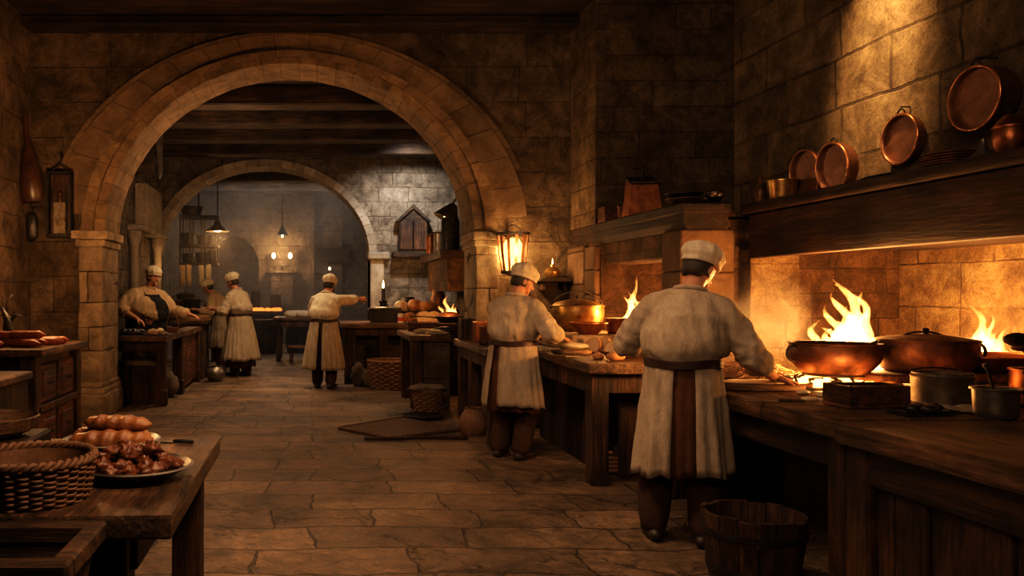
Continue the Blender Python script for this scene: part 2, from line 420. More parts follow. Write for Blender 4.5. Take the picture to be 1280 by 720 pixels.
ST_BACK = stone_wall('ashlar_back', (0.26, 0.21, 0.165), (0.34, 0.285, 0.23), 0.8, 0.4, 0.012, 0.6, seed=3.3)
ST_BLOCK = plain_stone('dressed_stone', (0.20, 0.14, 0.085), (0.46, 0.345, 0.22))
ST_PIER = plain_stone('pier_stone', (0.18, 0.135, 0.085), (0.50, 0.40, 0.275), 4.0, 0.045)
ST_GREY = plain_stone('grey_stone', (0.20, 0.165, 0.13), (0.42, 0.36, 0.29))
FLOOR = flagstones('flagstones')
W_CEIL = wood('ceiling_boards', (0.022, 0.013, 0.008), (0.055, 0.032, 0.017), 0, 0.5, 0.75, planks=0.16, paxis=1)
W_BEAM = wood('old_beam', (0.030, 0.019, 0.011), (0.085, 0.05, 0.027), 0, 0.6, 0.75)
W_BEAMY = wood('old_beam_long', (0.026, 0.013, 0.007), (0.080, 0.040, 0.019), 1, 0.6, 0.7)
SOOT = stone_wall('sooty_brick', (0.12, 0.07, 0.037), (0.22, 0.13, 0.068), 0.42, 0.2, 0.009, 0.6, seed=6.1)

def plane_box(lo, hi): 
    bm = BM(); box(bm, lo, hi); return bm
XL, YA, YA2 = -3.22, 9.15, 9.85
CX, HW, SP, RISE, ZC = -0.257, 2.127, 2.06, 1.98, 4.5

struct('floor', plane_box((-4.6, -2.0, -0.3), (5.2, 23.6, 0.0)), FLOOR)
struct('wall_left', plane_box((XL - 0.5, -1.5, 0), (XL, YA2, ZC)), ST_LEFT)
struct('wall_behind', plane_box((XL - 0.5, -2.0, 0), (5.2, -1.5, ZC)), ST_LEFT)
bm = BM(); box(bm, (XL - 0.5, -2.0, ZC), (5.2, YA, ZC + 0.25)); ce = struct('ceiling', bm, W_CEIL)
bm = BM()
for y in (1.4, 3.8, 6.2, 8.84): box(bm, (XL, y, ZC - (0.12 if y > 8 else 0.26)), (5.0, y + 0.30, ZC), bevel=0.02)
struct('trim_1', bm, W_CEIL)

def arch_pts(cx, hw, sp, rise, n=40):
    return [(cx - hw * math.cos(PI * i / n), sp + rise * math.sin(PI * i / n)) for i in range(n + 1)]
def arch_wall(bm, x0, x1, zt, cx, hw, sp, rise, y0, y1, n=40):
    pts = arch_pts(cx, hw, sp, rise, n)
    for y, fl in ((y0, 0), (y1, 1)):
        def V(x, z): return bm.verts.new((x, y, z))
        def F(*a):
            bm.faces.new(a if not fl else tuple(reversed(a)))
        F(V(x0, 0), V(cx - hw, 0), V(cx - hw, sp), V(x0, sp)); F(V(cx + hw, 0), V(x1, 0), V(x1, sp), V(cx + hw, sp))
        F(V(x0, sp), V(cx - hw, sp), V(cx - hw, zt), V(x0, zt)); F(V(cx + hw, sp), V(x1, sp), V(x1, zt), V(cx + hw, zt))
        for a, b in zip(pts[:-1], pts[1:]): F(V(*a), V(*b), V(b[0], zt), V(a[0], zt))
    full = [(cx - hw, 0)] + pts + [(cx + hw, 0)]
    for a, b in zip(full[:-1], full[1:]):
        bm.faces.new([bm.verts.new(p) for p in ((a[0], y0, a[1]), (a[0], y1, a[1]), (b[0], y1, b[1]), (b[0], y0, b[1]))])
def voussoirs(bm, cx, hw, sp, rise, t0, t1, y0, y1, n, gap=0.004, jit=0.008, a0=0.0, a1=PI, sub=4, kz=1.0):
    for i in range(n):
        b0 = a0 + (a1 - a0) * i / n + gap / hw; b1 = a0 + (a1 - a0) * (i + 1) / n - gap / hw
        j = random.uniform(-jit, jit)
        rings = []
        for k in range(sub + 1):
            a = b0 + (b1 - b0) * k / sub; c, s = -math.cos(a), math.sin(a)
            rings.append([Vector((cx + (hw + t) * c, y, sp + (rise + t * kz) * s)) for t, y in ((t0, y0 + j), (t1, y0 + j), (t1, y1), (t0, y1))])
        loft(bm, rings, True, True)

# first arch wall
bm = BM(); arch_wall(bm, XL - 0.1, 3.0, ZC, CX, HW, SP, RISE, YA, YA2)
struct('wall_arched', bm, ST_WARM)
bm = BM()
voussoirs(bm, CX, HW, SP, RISE, -0.02, 0.10, YA - 0.045, YA2 - 0.02, 31, 0.0022, 0.007, sub=5, kz=.55)
voussoirs(bm, CX, HW, SP, RISE, 0.102, 0.235, YA - 0.085, YA2 - 0.10, 23, 0.0022, 0.007, sub=5, kz=.55)
jitter(bm, 0.008, 7.0)
o = struct('trim_2', bm, plain_stone('arch_stone', (0.13, 0.086, 0.048), (0.38, 0.27, 0.16), 4.0, 0.05, 0.75))
bm = BM(); voussoirs(bm, CX, HW, SP, RISE, 0.24, 0.60, YA - 0.012, YA + 0.05, 19, 0.003, 0.007, 0.12, PI - 0.10, kz=.55)
struct('trim_3', bm, plain_stone('voussoir_stone', (0.15, 0.10, 0.056), (0.33, 0.235, 0.14), 2.2, 0.04, 0.8))
bm = BM(); voussoirs(bm, CX, HW, SP, RISE, 0.605, 0.665, YA - 0.035, YA + 0.03, 24, 0.002, 0.004, 0.34, PI - 0.34, kz=.55)
struct('trim_4', bm, plain_stone('hood_mould_stone', (0.12, 0.08, 0.045), (0.27, 0.19, 0.11)))
# piers with rough blocks, capital and plinth
def pier(name, xa, xb, sgn, zbase, mat=ST_PIER):
    "xa is the opening edge, xb the outer edge"
    bm = BM(); z = zbase; k = 0
    x0, x1 = min(xa, xb), max(xa, xb)
    while z < SP - 0.12:
        h = random.uniform(0.24, 0.42); h = min(h, SP - 0.10 - z)
        j = random.uniform(-0.012, 0.012)
        if k % 2 == 0:
            box(bm, (x0 + (j if sgn > 0 else 0), YA - 0.075 + j, z + 0.003), (x1 + (j if sgn < 0 else 0), YA2 - 0.05, z + h - 0.003), bevel=0.014, seg=2)
        else:
            m = x0 + (x1 - x0) * random.uniform(0.35, 0.65)
            box(bm, (x0, YA - 0.075 + j, z + 0.003), (m - 0.003, YA2 - 0.05, z + h - 0.003), bevel=0.014, seg=2)
            box(bm, (m + 0.003, YA - 0.075 - j, z + 0.003), (x1, YA2 - 0.05, z + h - 0.003), bevel=0.014, seg=2)
        z += h; k += 1
    return bm, x0, x1
bm, x0, x1 = pier('l', CX - HW + 0.005, CX - HW - 0.26, 1, 0.36)
for z0, z1, e in ((0.0, 0.27, 0.10), (0.27, 0.34, 0.07), (0.34, 0.40, 0.035)): box(bm, (x0 - e * 0.9, YA - 0.075 - e, z0), (x1 + e * 0.6, YA2 - 0.02, z1), bevel=0.02, seg=2)
for z0, z1, e in ((SP - 0.12, SP - 0.04, 0.035), (SP - 0.04, SP + 0.06, 0.075)): box(bm, (x0 - e, YA - 0.075 - e, z0), (x1 + e, YA2 - 0.02, z1), bevel=0.018, seg=2)
subd(bm, 2); jitter(bm, 0.014, 5.0); jitter(bm, 0.007, 17.0); struct('trim_5', bm, ST_PIER)
bm, x0, x1 = pier('r', CX + HW - 0.005, CX + HW + 0.24, -1, 0.0)
for z0, z1, e in ((SP - 0.12, SP - 0.05, 0.02), (SP - 0.05, SP + 0.05, 0.045)): box(bm, (x0 - e, YA - 0.075 - e, z0), (x1 + e * 0.3, YA2 - 0.02, z1), bevel=0.018, seg=2)
subd(bm, 2); jitter(bm, 0.014, 5.0, 3.0); jitter(bm, 0.007, 17.0); struct('trim_6', bm, ST_PIER)

# chimney breast of the middle hearth, its recess and mantel
bm = BM()
box(bm, (2.96, 8.35, 2.02), (5.2, YA2, ZC))
struct('wall_chimney', bm, ST_BREAST)
bm = BM()
box(bm, (2.96, 8.2, 0), (5.2, YA + 0.3, 2.02)); box(bm, (2.97, 6.4, 0), (5.2, 6.75, 2.02)); box(bm, (4.3, 6.75, 0), (5.2, 8.2, 2.02))
struct('wall_hearth', bm, SOOT)
bm = BM()
for y0, y1 in ((8.22, 8.52), (8.55, 9.08)):
    z = 0
    while z < 1.9:
        h = min(random.uniform(0.25, 0.42), 1.92 - z); box(bm, (2.90, y0, z + .002), (3.1, y1, z + h - .002), bevel=0.012); z += h
z = 0
while z < 1.9:
    h = min(random.uniform(0.25, 0.42), 1.92 - z); box(bm, (2.93, 6.36, z + .002), (3.36, 6.70, z + h - .002), bevel=0.012); z += h
subd(bm, 1); jitter(bm, 0.008, 5.0, 1.0); struct('trim_7', bm, plain_stone('jamb_stone', (0.055, 0.034, 0.02), (0.18, 0.115, 0.066), var=.7))
bm = BM(); box(bm, (3.0, 6.6, 1.70), (3.3, 8.3, 1.93), bevel=0.015); struct('trim_8', bm, SOOT)
bm = BM(); box(bm, (2.93, 6.72, 0), (4.3, 8.2, 0.93), bevel=0.01); struct('trim_9', bm, SOOT)
bm = BM(); box(bm, (3.32, 6.4, 2.0), (5.0, 8.36, 2.06)); struct('trim_10', bm, SOOT)
W_MANTEL = wood('smoked_oak', (0.012, 0.007, 0.004), (0.042, 0.022, 0.011), 1, 0.6, 0.7)
mantel = thing('mantel_shelf', 'dark wooden mantel shelf over the middle fireplace, holding a tall box grater', 'mantel shelf', (2.93, 6.33, 1.92))
bm = BM(); box(bm, (0, 0, 0.125), (0.40, 2.80, 0.21), bevel=0.012); subd(bm, 1); jitter(bm, 0.006, 3); obj('shelf_board', bm, W_MANTEL, mantel)
bm = BM(); prism(bm, [(0.0, 0), (0.08, 0), (0.03, 0.125), (0.0, 0.125)], 0, 1)
bmesh.ops.delete(bm, geom=bm.verts[:], context='VERTS')
rings = [[Vector((x, y + (0.03 if y < 1 else 0), z)) for x, z in ((0.05, 0.0), (0.02, 0.06), (0.03, 0.125), (0.38, 0.125), (0.38, 0.0))] for y in (0.0, 2.79)]
loft(bm, rings); obj('cornice_beam', bm, W_MANTEL, mantel)

# the big hearth on the right
bm = BM(); box(bm, (3.75, -1.5, 2.06), (5.2, 7.1, ZC)); struct('wall_right', bm, ST_RIGHT)
bm = BM(); box(bm, (4.7, -1.5, 0), (5.2, 6.4, 2.06)); struct('wall_fireback', bm, ST_HEARTH)
bm = BM(); box(bm, (3.46, -1.45, 1.74), (4.75, 6.2, 1.80)); struct('trim_11', bm, plain_stone('soot', (0.02, 0.013, 0.008), (0.05, 0.032, 0.02)))
hood = thing('mantel_beam', 'huge dark oak mantel beam over the big right hearth, carrying the copper pans', 'mantel beam', (3.4, -1.4, 1.68))
bm = BM(); box(bm, (0.0, 0, 0.0), (0.08, 7.64, 0.34), bevel=0.012, seg=2); subd(bm, 2); jitter(bm, 0.010, 1.6); obj('beam', bm, W_BEAMY, hood)
bm = BM(); box(bm, (-0.04, -0.02, 0.345), (0.36, 7.66, 0.42), bevel=0.012, seg=2); subd(bm, 2); jitter(bm, 0.006, 2.2, 4); obj('shelf_board', bm, W_BEAMY, hood)
bm = BM(); box(bm, (3.42, 6.24, 0), (3.8, 6.42, 1.75)); subd(bm, 1); struct('trim_12', bm, ST_HEARTH)

# second room
ZB = 4.15
struct('wall_second_left', plane_box((-3.5, YA2, 0), (-2.95, 15.6, ZB + .1)), ST_FAR)
struct('wall_second_right', plane_box((2.6, YA2, 0), (3.0, 15.6, ZB + .1)), ST_FAR)
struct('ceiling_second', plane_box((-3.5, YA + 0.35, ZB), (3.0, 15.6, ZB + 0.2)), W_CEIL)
bm = BM()
for y in (10.5, 11.7, 12.9, 14.2): box(bm, (-2.95, y, ZB - 0.26), (2.6, y + 0.34, ZB), bevel=0.02)
struct('trim_13', bm, W_BEAM)
bm = BM(); box(bm, (XL - 0.1, YA + .3, ZB), (3.0, YA2, ZC)); struct('trim_14', bm, ST_WARM)
CX2, HW2, SP2, RI2 = -0.905, 1.995, 2.15, 1.66
bm = BM(); arch_wall(bm, -2.96, 2.62, ZB, CX2, HW2, SP2, RI2, 15.0, 15.6); struct('wall_far_arched', bm, ST_FAR)
bm = BM(); voussoirs(bm, CX2, HW2, SP2, RI2, -0.02, 0.12, 14.96, 15.58, 29); struct('trim_15', bm, ST_GREY)
bm = BM()
box(bm, (CX2 + HW2 - 0.0, 14.94, 0), (CX2 + HW2 + 0.26, 15.58, SP2 - 0.1), bevel=0.02)
box(bm, (CX2 + HW2 - 0.05, 14.86, SP2 - 0.1), (CX2 + HW2 + 0.36, 15.58, SP2 + 0.04), bevel=0.025); struct('trim_16', bm, ST_GREY)
# half columns and door casing by the left wall of the second room
bm = BM()
for (x, y, r) in ((-2.86, 12.85, 0.075), (-2.80, 14.5, 0.08)):
    lathe(bm, [(0, 0), (r * 1.5, 0), (r * 1.5, 0.2), (r * 1.15, 0.28), (r, 0.32), (r * .95, 2.15), (r * 1.2, 2.2), (r * 1.6, 2.34), (r * 1.6, 2.42), (0, 2.42)], 18, (x, y, 0))
struct('trim_17', bm, ST_GREY)
bm = BM(); box(bm, (-2.95, 12.7, 2.42), (-2.66, 14.9, 2.52), bevel=0.02); box(bm, (-2.94, 13.3, 2.52), (-2.76, 14.7, 3.25)); struct('trim_18', bm, ST_GREY)
bm = BM(); box(bm, (-2.95, 9.9, 0), (-2.80, 11.3, 3.0)); struct('trim_19', bm, W_BEAM)
# third room
ZD = 4.4
struct('wall_third_left', plane_box((-4.1, 15.6, 0), (-3.6, 23.6, ZD)), ST_BACK)
struct('wall_third_right', plane_box((2.6, 15.6, 0), (3.0, 23.6, ZD)), ST_BACK)
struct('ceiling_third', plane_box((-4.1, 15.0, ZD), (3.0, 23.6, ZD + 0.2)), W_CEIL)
bm = BM()
for y in (17.0, 19.0, 21.0): box(bm, (-3.6, y, ZD - 0.30), (2.6, y + 0.4, ZD), bevel=0.02)
struct('trim_20', bm, W_BEAM)
bm = BM(); arch_wall(bm, -3.62, 2.62, ZD, -2.25, 0.75, 2.2, 0.85, 22.6, 23.0, 24); box(bm, (-3.6, 23.3, 0), (2.6, 23.6, ZD)); struct('wall_back', bm, ST_BACK)
bm = BM(); box(bm, (-0.12, 22.35, 0), (0.06, 22.62, 4.1)); box(bm, (0.06, 22.45, 0), (0.85, 22.62, ZD)); struct('trim_21', bm, ST_BACK)
# ------------------------------------------------------------------ people
def skin(name, c1, c2): return basic(name, c1, c2, 0.55, 0, 14, 0.002, 60, 0.35)
SKIN = skin('skin', (0.46, 0.235, 0.14), (0.34, 0.15, 0.085))
HAIR = basic('dark_hair', (0.035, 0.02, 0.012), (0.012, 0.008, 0.005), 0.6, 0, 40, 0.01, 90)
LINEN = cloth('cream_linen', (0.48, 0.41, 0.32), (0.33, 0.27, 0.20))
LINEN2 = cloth('grey_linen', (0.42, 0.355, 0.27), (0.28, 0.23, 0.17))
WHITE = cloth('white_linen', (0.68, 0.61, 0.50), (0.50, 0.43, 0.33))
BROWNC = cloth('brown_wool', (0.15, 0.066, 0.034), (0.08, 0.035, 0.019))
DARKC = cloth('dark_wool', (0.075, 0.038, 0.023), (0.036, 0.019, 0.012))
BLACKC = cloth('black_wool', (0.022, 0.022, 0.024), (0.010, 0.010, 0.011))
TANC = cloth('tan_linen', (0.50, 0.38, 0.24), (0.34, 0.24, 0.14))
BELT = basic('belt_leather', (0.045, 0.016, 0.010), (0.02, 0.009, 0.006), 0.45, 0, 20, 0.003)
SHOE = basic('shoe_leather', (0.035, 0.02, 0.013), (0.015, 0.01, 0.007), 0.5, 0, 20, 0.004)
EYE = basic('eye', (0.02, 0.012, 0.01), (0.35, 0.3, 0.26), 0.15, 0, 3)

def ik(a, c, l1, l2, pole):
    d = c - a; L = min(d.length, (l1 + l2) * 0.999); dn = d.normalized()
    x = (l1 * l1 - l2 * l2 + L * L) / (2 * L); h = math.sqrt(max(1e-6, l1 * l1 - x * x))
    p = pole - dn * dn.dot(pole)
    p = p.normalized() if p.length > 1e-5 else Vector((0, 0, -1))
    return a + dn * x + p * h, a + dn * L
def smoothpath(pts, rads, k=4):
    "Catmull-Rom samples through points and radii (tuples)"
    out, ro = [], []
    n = len(pts)
    for i in range(n - 1):
        p0, p1, p2, p3 = pts[max(0, i - 1)], pts[i], pts[i + 1], pts[min(n - 1, i + 2)]
        for s in range(k):
            t = s / k
            out.append(0.5 * ((2 * p1) + (p2 - p0) * t + (2 * p0 - 5 * p1 + 4 * p2 - p3) * t * t + (3 * p1 - p0 - 3 * p2 + p3) * t ** 3))
            ro.append(tuple(rads[i][q] * (1 - t) + rads[i + 1][q] * t for q in (0, 1)))
    out.append(pts[-1]); ro.append(rads[-1])
    return out, ro
def hand(bm, w, f, n, side, curl=18.0, s=1.0, spread=6.0, grip=False):
    "w wrist, f finger direction, n direction the palm faces; side +1 right hand"
    f = f.normalized(); n = (n - f * f.dot(n)).normalized(); x = f.cross(n) * 1.0   # lateral
    # thumb sits on the side lateral*side
    th = x * (-side)
    tube(bm, [w - f * 0.03 * s, w + f * 0.01 * s, w + f * 0.045 * s, w + f * 0.085 * s, w + f * 0.098 * s],
         [(0.027 * s, 0.021 * s), (0.030 * s, 0.020 * s), (0.040 * s, 0.019 * s), (0.042 * s, 0.016 * s), (0.036 * s, 0.011 * s)], 14, ref=x)
    for k, (o, l, r) in enumerate(((0.031, 0.074, 0.0092), (0.0105, 0.084, 0.0096), (-0.0105, 0.078, 0.0092), (-0.031, 0.060, 0.0082))):
        base = w + f * 0.086 * s + th * o * s
        d = (f + th * (o * spread * 0.045 / 0.01 * 0.25)).normalized()
        pts = [base - d * 0.02 * s]; p = base; ang = 0
        pts.append(p)
        for j, fr in enumerate((0.44, 0.32, 0.24)):
            ang += math.radians(curl * (0.8, 1.2, 1.0)[j] + (3 * k if not grip else 0))
            dd = (d * math.cos(ang) + n * math.sin(ang)).normalized()
            p = p + dd * l * fr * s; pts.append(p)
        tube(bm, pts, [r * s, r * 1.05 * s, r * s, r * 0.92 * s, r * 0.72 * s], 9, rounded=True)
    b = w + f * 0.022 * s + th * 0.026 * s
    d1 = (f * 0.62 + th * 0.72 + n * 0.28).normalized(); d2 = (f * 0.86 + th * 0.36 + n * 0.36).normalized()
    tube(bm, [b - d1 * 0.012 * s, b + d1 * 0.012 * s, b + d1 * 0.042 * s, b + d1 * 0.042 * s + d2 * 0.030 * s, b + d1 * 0.042 * s + d2 * 0.054 * s],
         [0.015 * s, 0.0145 * s, 0.0115 * s, 0.0105 * s, 0.0078 * s], 9, rounded=True)
def skirt(bm, rings, a0, a1, nseg, folds, amp, seed, thick=0.006, hem=0.012, closed=False):
    "cloth hanging in folds: rings of (centre, rx, ry) from the waist down, angle 0 = front, clockwise from above"
    rng = random.Random(seed); ph = rng.uniform(0, 6)
    rows_o, rows_i = [], []
    m = len(rings) - 1
    N = nseg if closed else nseg + 1
    for i, (c, rx, ry) in enumerate(rings):
        t = i / m; ro, ri = [], []
        for k in range(N):
            a = a0 + (a1 - a0) * k / nseg
            q = Vector((math.sin(a) * 1.3, math.cos(a) * 1.3, seed))
            wv = math.sin(a * folds + ph + 1.3 * mnoise.noise(q * 1.7)) * (0.55 + 0.6 * mnoise.noise(q * 2 + Vector((5, 5, 5))))
            wv += 0.45 * math.sin(a * folds * 2.3 + ph * 2 + t)
            d = amp * wv * (0.22 + 0.78 * t) + 0.35 * amp * mnoise.noise(Vector((math.sin(a) * 4, math.cos(a) * 4, t * 6 + seed)))
            z = hem * t * (mnoise.noise(q * 2.5 + Vector((1, 8, 3))) * 2)
            for lst, off in ((ro, 0.0), (ri, -thick)):
                lst.append(c + Vector((math.sin(a) * (rx + d + off), math.cos(a) * (ry + d + off), z)))
        rows_o.append(ro); rows_i.append(ri)
    vo = [[bm.verts.new(p) for p in r] for r in rows_o]; vi = [[bm.verts.new(p) for p in r] for r in rows_i]
    K = N if closed else N - 1
    for A, fl in ((vo, 0), (vi, 1)):
        for r0, r1 in zip(A[:-1], A[1:]):
            for k in range(K):
                j = (k + 1) % N
                f = (r0[k], r0[j], r1[j], r1[k]); bm.faces.new(f if fl else tuple(reversed(f)))
    for k in range(K):
        j = (k + 1) % N
        bm.faces.new((vo[-1][k], vo[-1][j], vi[-1][j], vi[-1][k])); bm.faces.new((vo[0][j], vo[0][k], vi[0][k], vi[0][j]))
    if not closed:
        for A, B in zip(range(m), range(1, m + 1)):
            bm.faces.new((vo[A][0], vo[B][0], vi[B][0], vi[A][0])); bm.faces.new((vo[B][-1], vo[A][-1], vi[A][-1], vi[B][-1]))

def person(label, loc, yaw, s=1.0, wide=1.0, lean=0.1, bend=0.12, side_lean=0.0, twist=0.0, head=(0.0, 0.3, 0.0), hands=None, feet=None,
           shirt=LINEN, sleeve=(0.9, 0.75), skirt_parts=(), voxel=0.008, belly=0.0, pants=DARKC, cap_mat=WHITE, belt=True, hipf=0.0, bearded=False,
           curl=(18, 18), hair=True, seed=1, elbow_pole=None, palms=None, fdir=None, eyes=True, group=None, blouse=1.0, bib=None):
    W2L = lambda p: RZ(-yaw) @ (Vector(p) - Vector(loc))
    hz = 0.93 * s
    hip = Vector((0, hipf, hz))
    Rl = Matrix.Rotation(-lean, 3, 'X') @ Matrix.Rotation(side_lean, 3, 'Y')
    Ru = Matrix.Rotation(-(lean + bend), 3, 'X') @ Matrix.Rotation(side_lean * 1.2, 3, 'Y')
    spine = [hip + Vector((0, 0, -0.06 * s)), hip]
    p = hip.copy()
    for k, (d, R) in enumerate(((0.12, Rl), (0.12, Rl), (0.12, Ru), (0.10, Ru), (0.06, Ru))):
        p = p + R @ Vector((0, 0, d * s)); spine.append(p.copy())
    nb = spine[-1]
    U = Ru @ RZ(twist)
    ux, uy, uz = U @ Vector((1, 0, 0)), U @ Vector((0, 1, 0)), U @ Vector((0, 0, 1))
    sh = {q: nb - uz * 0.105 * s + ux * (q * 0.185 * s * wide) - uy * 0.005 for q in (-1, 1)}
    # head
    hy, hp, hr = head
    HR = RZ(-hy) @ Matrix.Rotation(-hp, 3, 'X') @ Matrix.Rotation(hr, 3, 'Y')
    hc = nb + (uz * 0.6 + HR @ Vector((0, 0.10, 0.45))).normalized() * 0.158 * s + HR @ Vector((0, 0.02, 0))
    hs = s * 1.0
    body = BM()
    # torso
    w = wide; b = belly
    rad = [(0.165 * w, 0.125), (0.175 * w, 0.13 + b), (0.165 * w + b * .5, 0.12 + b * 1.2), (0.175 * w + b * .4, 0.125 + b), (0.185 * w, 0.125 + b * .4), (0.135 * w, 0.10), (0.066, 0.066)]
    sp = [q.copy() for q in spine]
    if b:
        for k in (1, 2, 3): sp[k] = sp[k] + Vector((0, b * 0.7, 0))
    pp, rr = smoothpath(sp, [(r[0] * s, r[1] * s) for r in rad], 3)
    tube(body, pp, rr, 20, ref=ux, rounded=True)
    tube(body, [nb - uz * 0.05 * s, nb + (hc - nb) * 0.35, hc - HR @ Vector((0, -0.005, 0.05)) * s], [0.066 * s, 0.060 * s, 0.058 * s], 14)
    # head
    vs = ell(body, (0, 0, 0), (1, 1, 1), 26, 20)
    for v in vs:
        x, y, z = v.co
        low = max(0.0, -z)
        X = x * 0.077 * (1 - 0.34 * low ** 1.4)
        Yv = y * 0.097 * (1 - (0.10 if y > 0 else 0.30) * low)
        if y > 0.3 and abs(x) < 0.8:                                # flat of the face, sockets and cheeks
            Yv -= 0.006 * (y - 0.3)
            for ex in (-0.42, 0.42): Yv -= 0.012 * math.exp(-(((x - ex) / 0.22) ** 2 + ((z - 0.02) / 0.13) ** 2)) * y
            Yv += 0.006 * math.exp(-((z - 0.24) / 0.10) ** 2) * y
            Yv += 0.007 * math.exp(-((z + 0.85) / 0.14) ** 2) * (1 - abs(x))
        Zv = z * 0.118
        v.co = HR @ (Vector((X, Yv, Zv)) * hs) + hc
    hd = lambda x, y, z: hc + HR @ (Vector((x, y, z)) * hs)
    tube(body, [hd(0, 0.082, 0.016), hd(0, 0.100, -0.010), hd(0, 0.113, -0.030), hd(0, 0.096, -0.040)], [0.008 * hs, 0.0105 * hs, 0.0145 * hs, 0.010 * hs], 10, rounded=True)
    for q in (-1, 1):
        ell(body, hd(0.013 * q, 0.097, -0.035), (0.009 * hs, 0.011 * hs, 0.008 * hs), 8, 6)
        ell(body, hd(0.079 * q, -0.008, -0.008), (0.013 * hs, 0.021 * hs, 0.033 * hs), 10, 8, HR @ RZ(-0.35 * q))
        tube(body, [hd(0.012 * q, 0.089, 0.030), hd(0.035 * q, 0.083, 0.034), hd(0.055 * q, 0.066, 0.028)], 0.007 * hs, 8, rounded=True)
    for z, r in ((-0.060, 0.0075), (-0.071, 0.0085)): tube(body, [hd(-0.024, 0.078, z), hd(0, 0.089, z + 0.001), hd(0.024, 0.078, z)], r * hs, 8, rounded=True)
    ell(body, hd(0, 0.076, -0.098), (0.022 * hs, 0.018 * hs, 0.016 * hs), 10, 8)
    # arms
    arms = {}
    for i, q in enumerate((-1, 1)):
        tgt = W2L(hands[i]) if hands and hands[i] is not None else sh[q] + Vector((q * 0.06, 0.06, -0.52)) * s
        pole = Vector(elbow_pole[i]) if elbow_pole and elbow_pole[i] is not None else Vector((q * 0.5, -0.5, -0.6))
        e, wv = ik(sh[q], tgt, 0.305 * s, 0.285 * s, pole)
        arms[q] = (sh[q], e, wv)
        pts = [nb - uz * 0.07 * s + ux * q * 0.04 * s, sh[q], sh[q].lerp(e, 0.5), e, e.lerp(wv, 0.35), wv]
        tube(body, pts, [r * s * (0.5 + 0.5 * w) for r in (0.062, 0.06, 0.052, 0.042, 0.043, 0.027)], 14, rounded=True)
        fd = Vector(fdir[i]) if fdir and fdir[i] is not None else None
        fd = (RZ(-yaw) @ fd) if fd is not None else (wv - e).normalized()
        pn = RZ(-yaw) @ Vector(palms[i]) if palms and palms[i] is not None else Vector((0, 0, -1))
        hand(body, wv, fd, pn, q, curl[i], s * (0.96 + 0.06 * w))
    # legs
    feet = feet or ((-0.11, 0.0, 0.1), (0.11, 0.04, -0.1))
    legs = []
    for q, (fx, fy, fa) in zip((-1, 1), feet):
        h = hip + Vector((q * 0.092 * w, 0, -0.03)) * s; an = Vector((fx, fy, 0.085)) * s
        kn, an = ik(h, an, 0.43 * s, 0.43 * s, Vector((0.05 * q, 1, 0)))
        legs.append((h, kn, an, fa))
        tube(body, [h + Vector((0, 0, 0.05)), h, h.lerp(kn, 0.5), kn, kn.lerp(an, 0.35), an, an + Vector((0, 0, -0.03))], [r * s * (0.5 + 0.5 * w) for r in (0.08, 0.088, 0.074, 0.055, 0.056, 0.038, 0.04)], 14, rounded=True)
        d = RZ(-fa) @ Vector((0, 1, 0))
        tube(body, [an - d * 0.05 - Vector((0, 0, 0.05)), an + Vector((0, 0, -0.045)), an + d * 0.09 - Vector((0, 0, 0.058)), an + d * 0.16 - Vector((0, 0, 0.066))], [(0.032, 0.03), (0.036, 0.036), (0.042, 0.026), (0.032, 0.018)], 12, ref=(1, 0, 0), rounded=True)
    me = remesh(body, voxel, 3, 0.45)
    root = link('person', me, SKIN, None, loc, yaw, 180)
    tag(root, label, 'person', group)
    # shoes
    for h, kn, an, fa in legs:
        d = RZ(-fa) @ Vector((0, 1, 0)); bm = BM()
        g = Vector((0, 0, an.z))
        base = an - g
        tube(bm, [an + Vector((0, 0, 0.05)), an - Vector((0, 0, 0.01)) - d * 0.005, base + Vector((0, 0, 0.045)) - d * 0.01], [(0.052 * s, 0.056 * s), (0.05 * s, 0.056 * s), (0.045 * s, 0.06 * s)], 14, ref=d.cross(Vector((0, 0, 1))), rounded=True)
        tube(bm, [base - d * 0.06 + Vector((0, 0, 0.036)), base + Vector((0, 0, 0.042)), base + d * 0.10 + Vector((0, 0, 0.036)), base + d * 0.175 + Vector((0, 0, 0.028))], [(0.040 * s, 0.036), (0.047 * s, 0.042), (0.052 * s, 0.036), (0.042 * s, 0.028)], 14, ref=d.cross(Vector((0, 0, 1))), rounded=True)
        me = remesh(bm, 0.012, 2)
        for v in me.vertices: v.co.z = max(v.co.z, 0.001)
        link('shoe', me, SHOE, root, smooth=180)
    # trousers
    bm = BM()
    tube(bm, [hip + Vector((0, 0, 0.10 * s)), hip, hip - Vector((0, 0, 0.10 * s))], [(0.18 * w * s, 0.14 * s + b), (0.19 * w * s, 0.15 * s), (0.18 * w * s, 0.14 * s)], 18, ref=(1, 0, 0), rounded=True)
    for h, kn, an, fa in legs:
        tube(bm, [h, h.lerp(kn, 0.5), kn, kn.lerp(an, 0.5), an + Vector((0, 0, 0.02))], [r * s * (0.6 + 0.4 * w) for r in (0.11, 0.105, 0.092, 0.086, 0.078)], 16, rounded=True)
    me = remesh(bm, 0.016, 3)
    displace(me, lambda c: 0.010 * mnoise.noise(Vector((c.x * 9, c.y * 9, c.z * 5 + seed))) + 0.008 * (1 - abs(mnoise.noise(Vector((c.x * 7, c.y * 7, c.z * 13 + seed))))) * (1 if c.z < 0.5 * s else 0))
    link('trousers', me, pants, root, smooth=180)
    # shirt
    bm = BM(); bl = blouse; wcs = spine[2].lerp(spine[1], 0.25) + Vector((0, b * .7, 0))
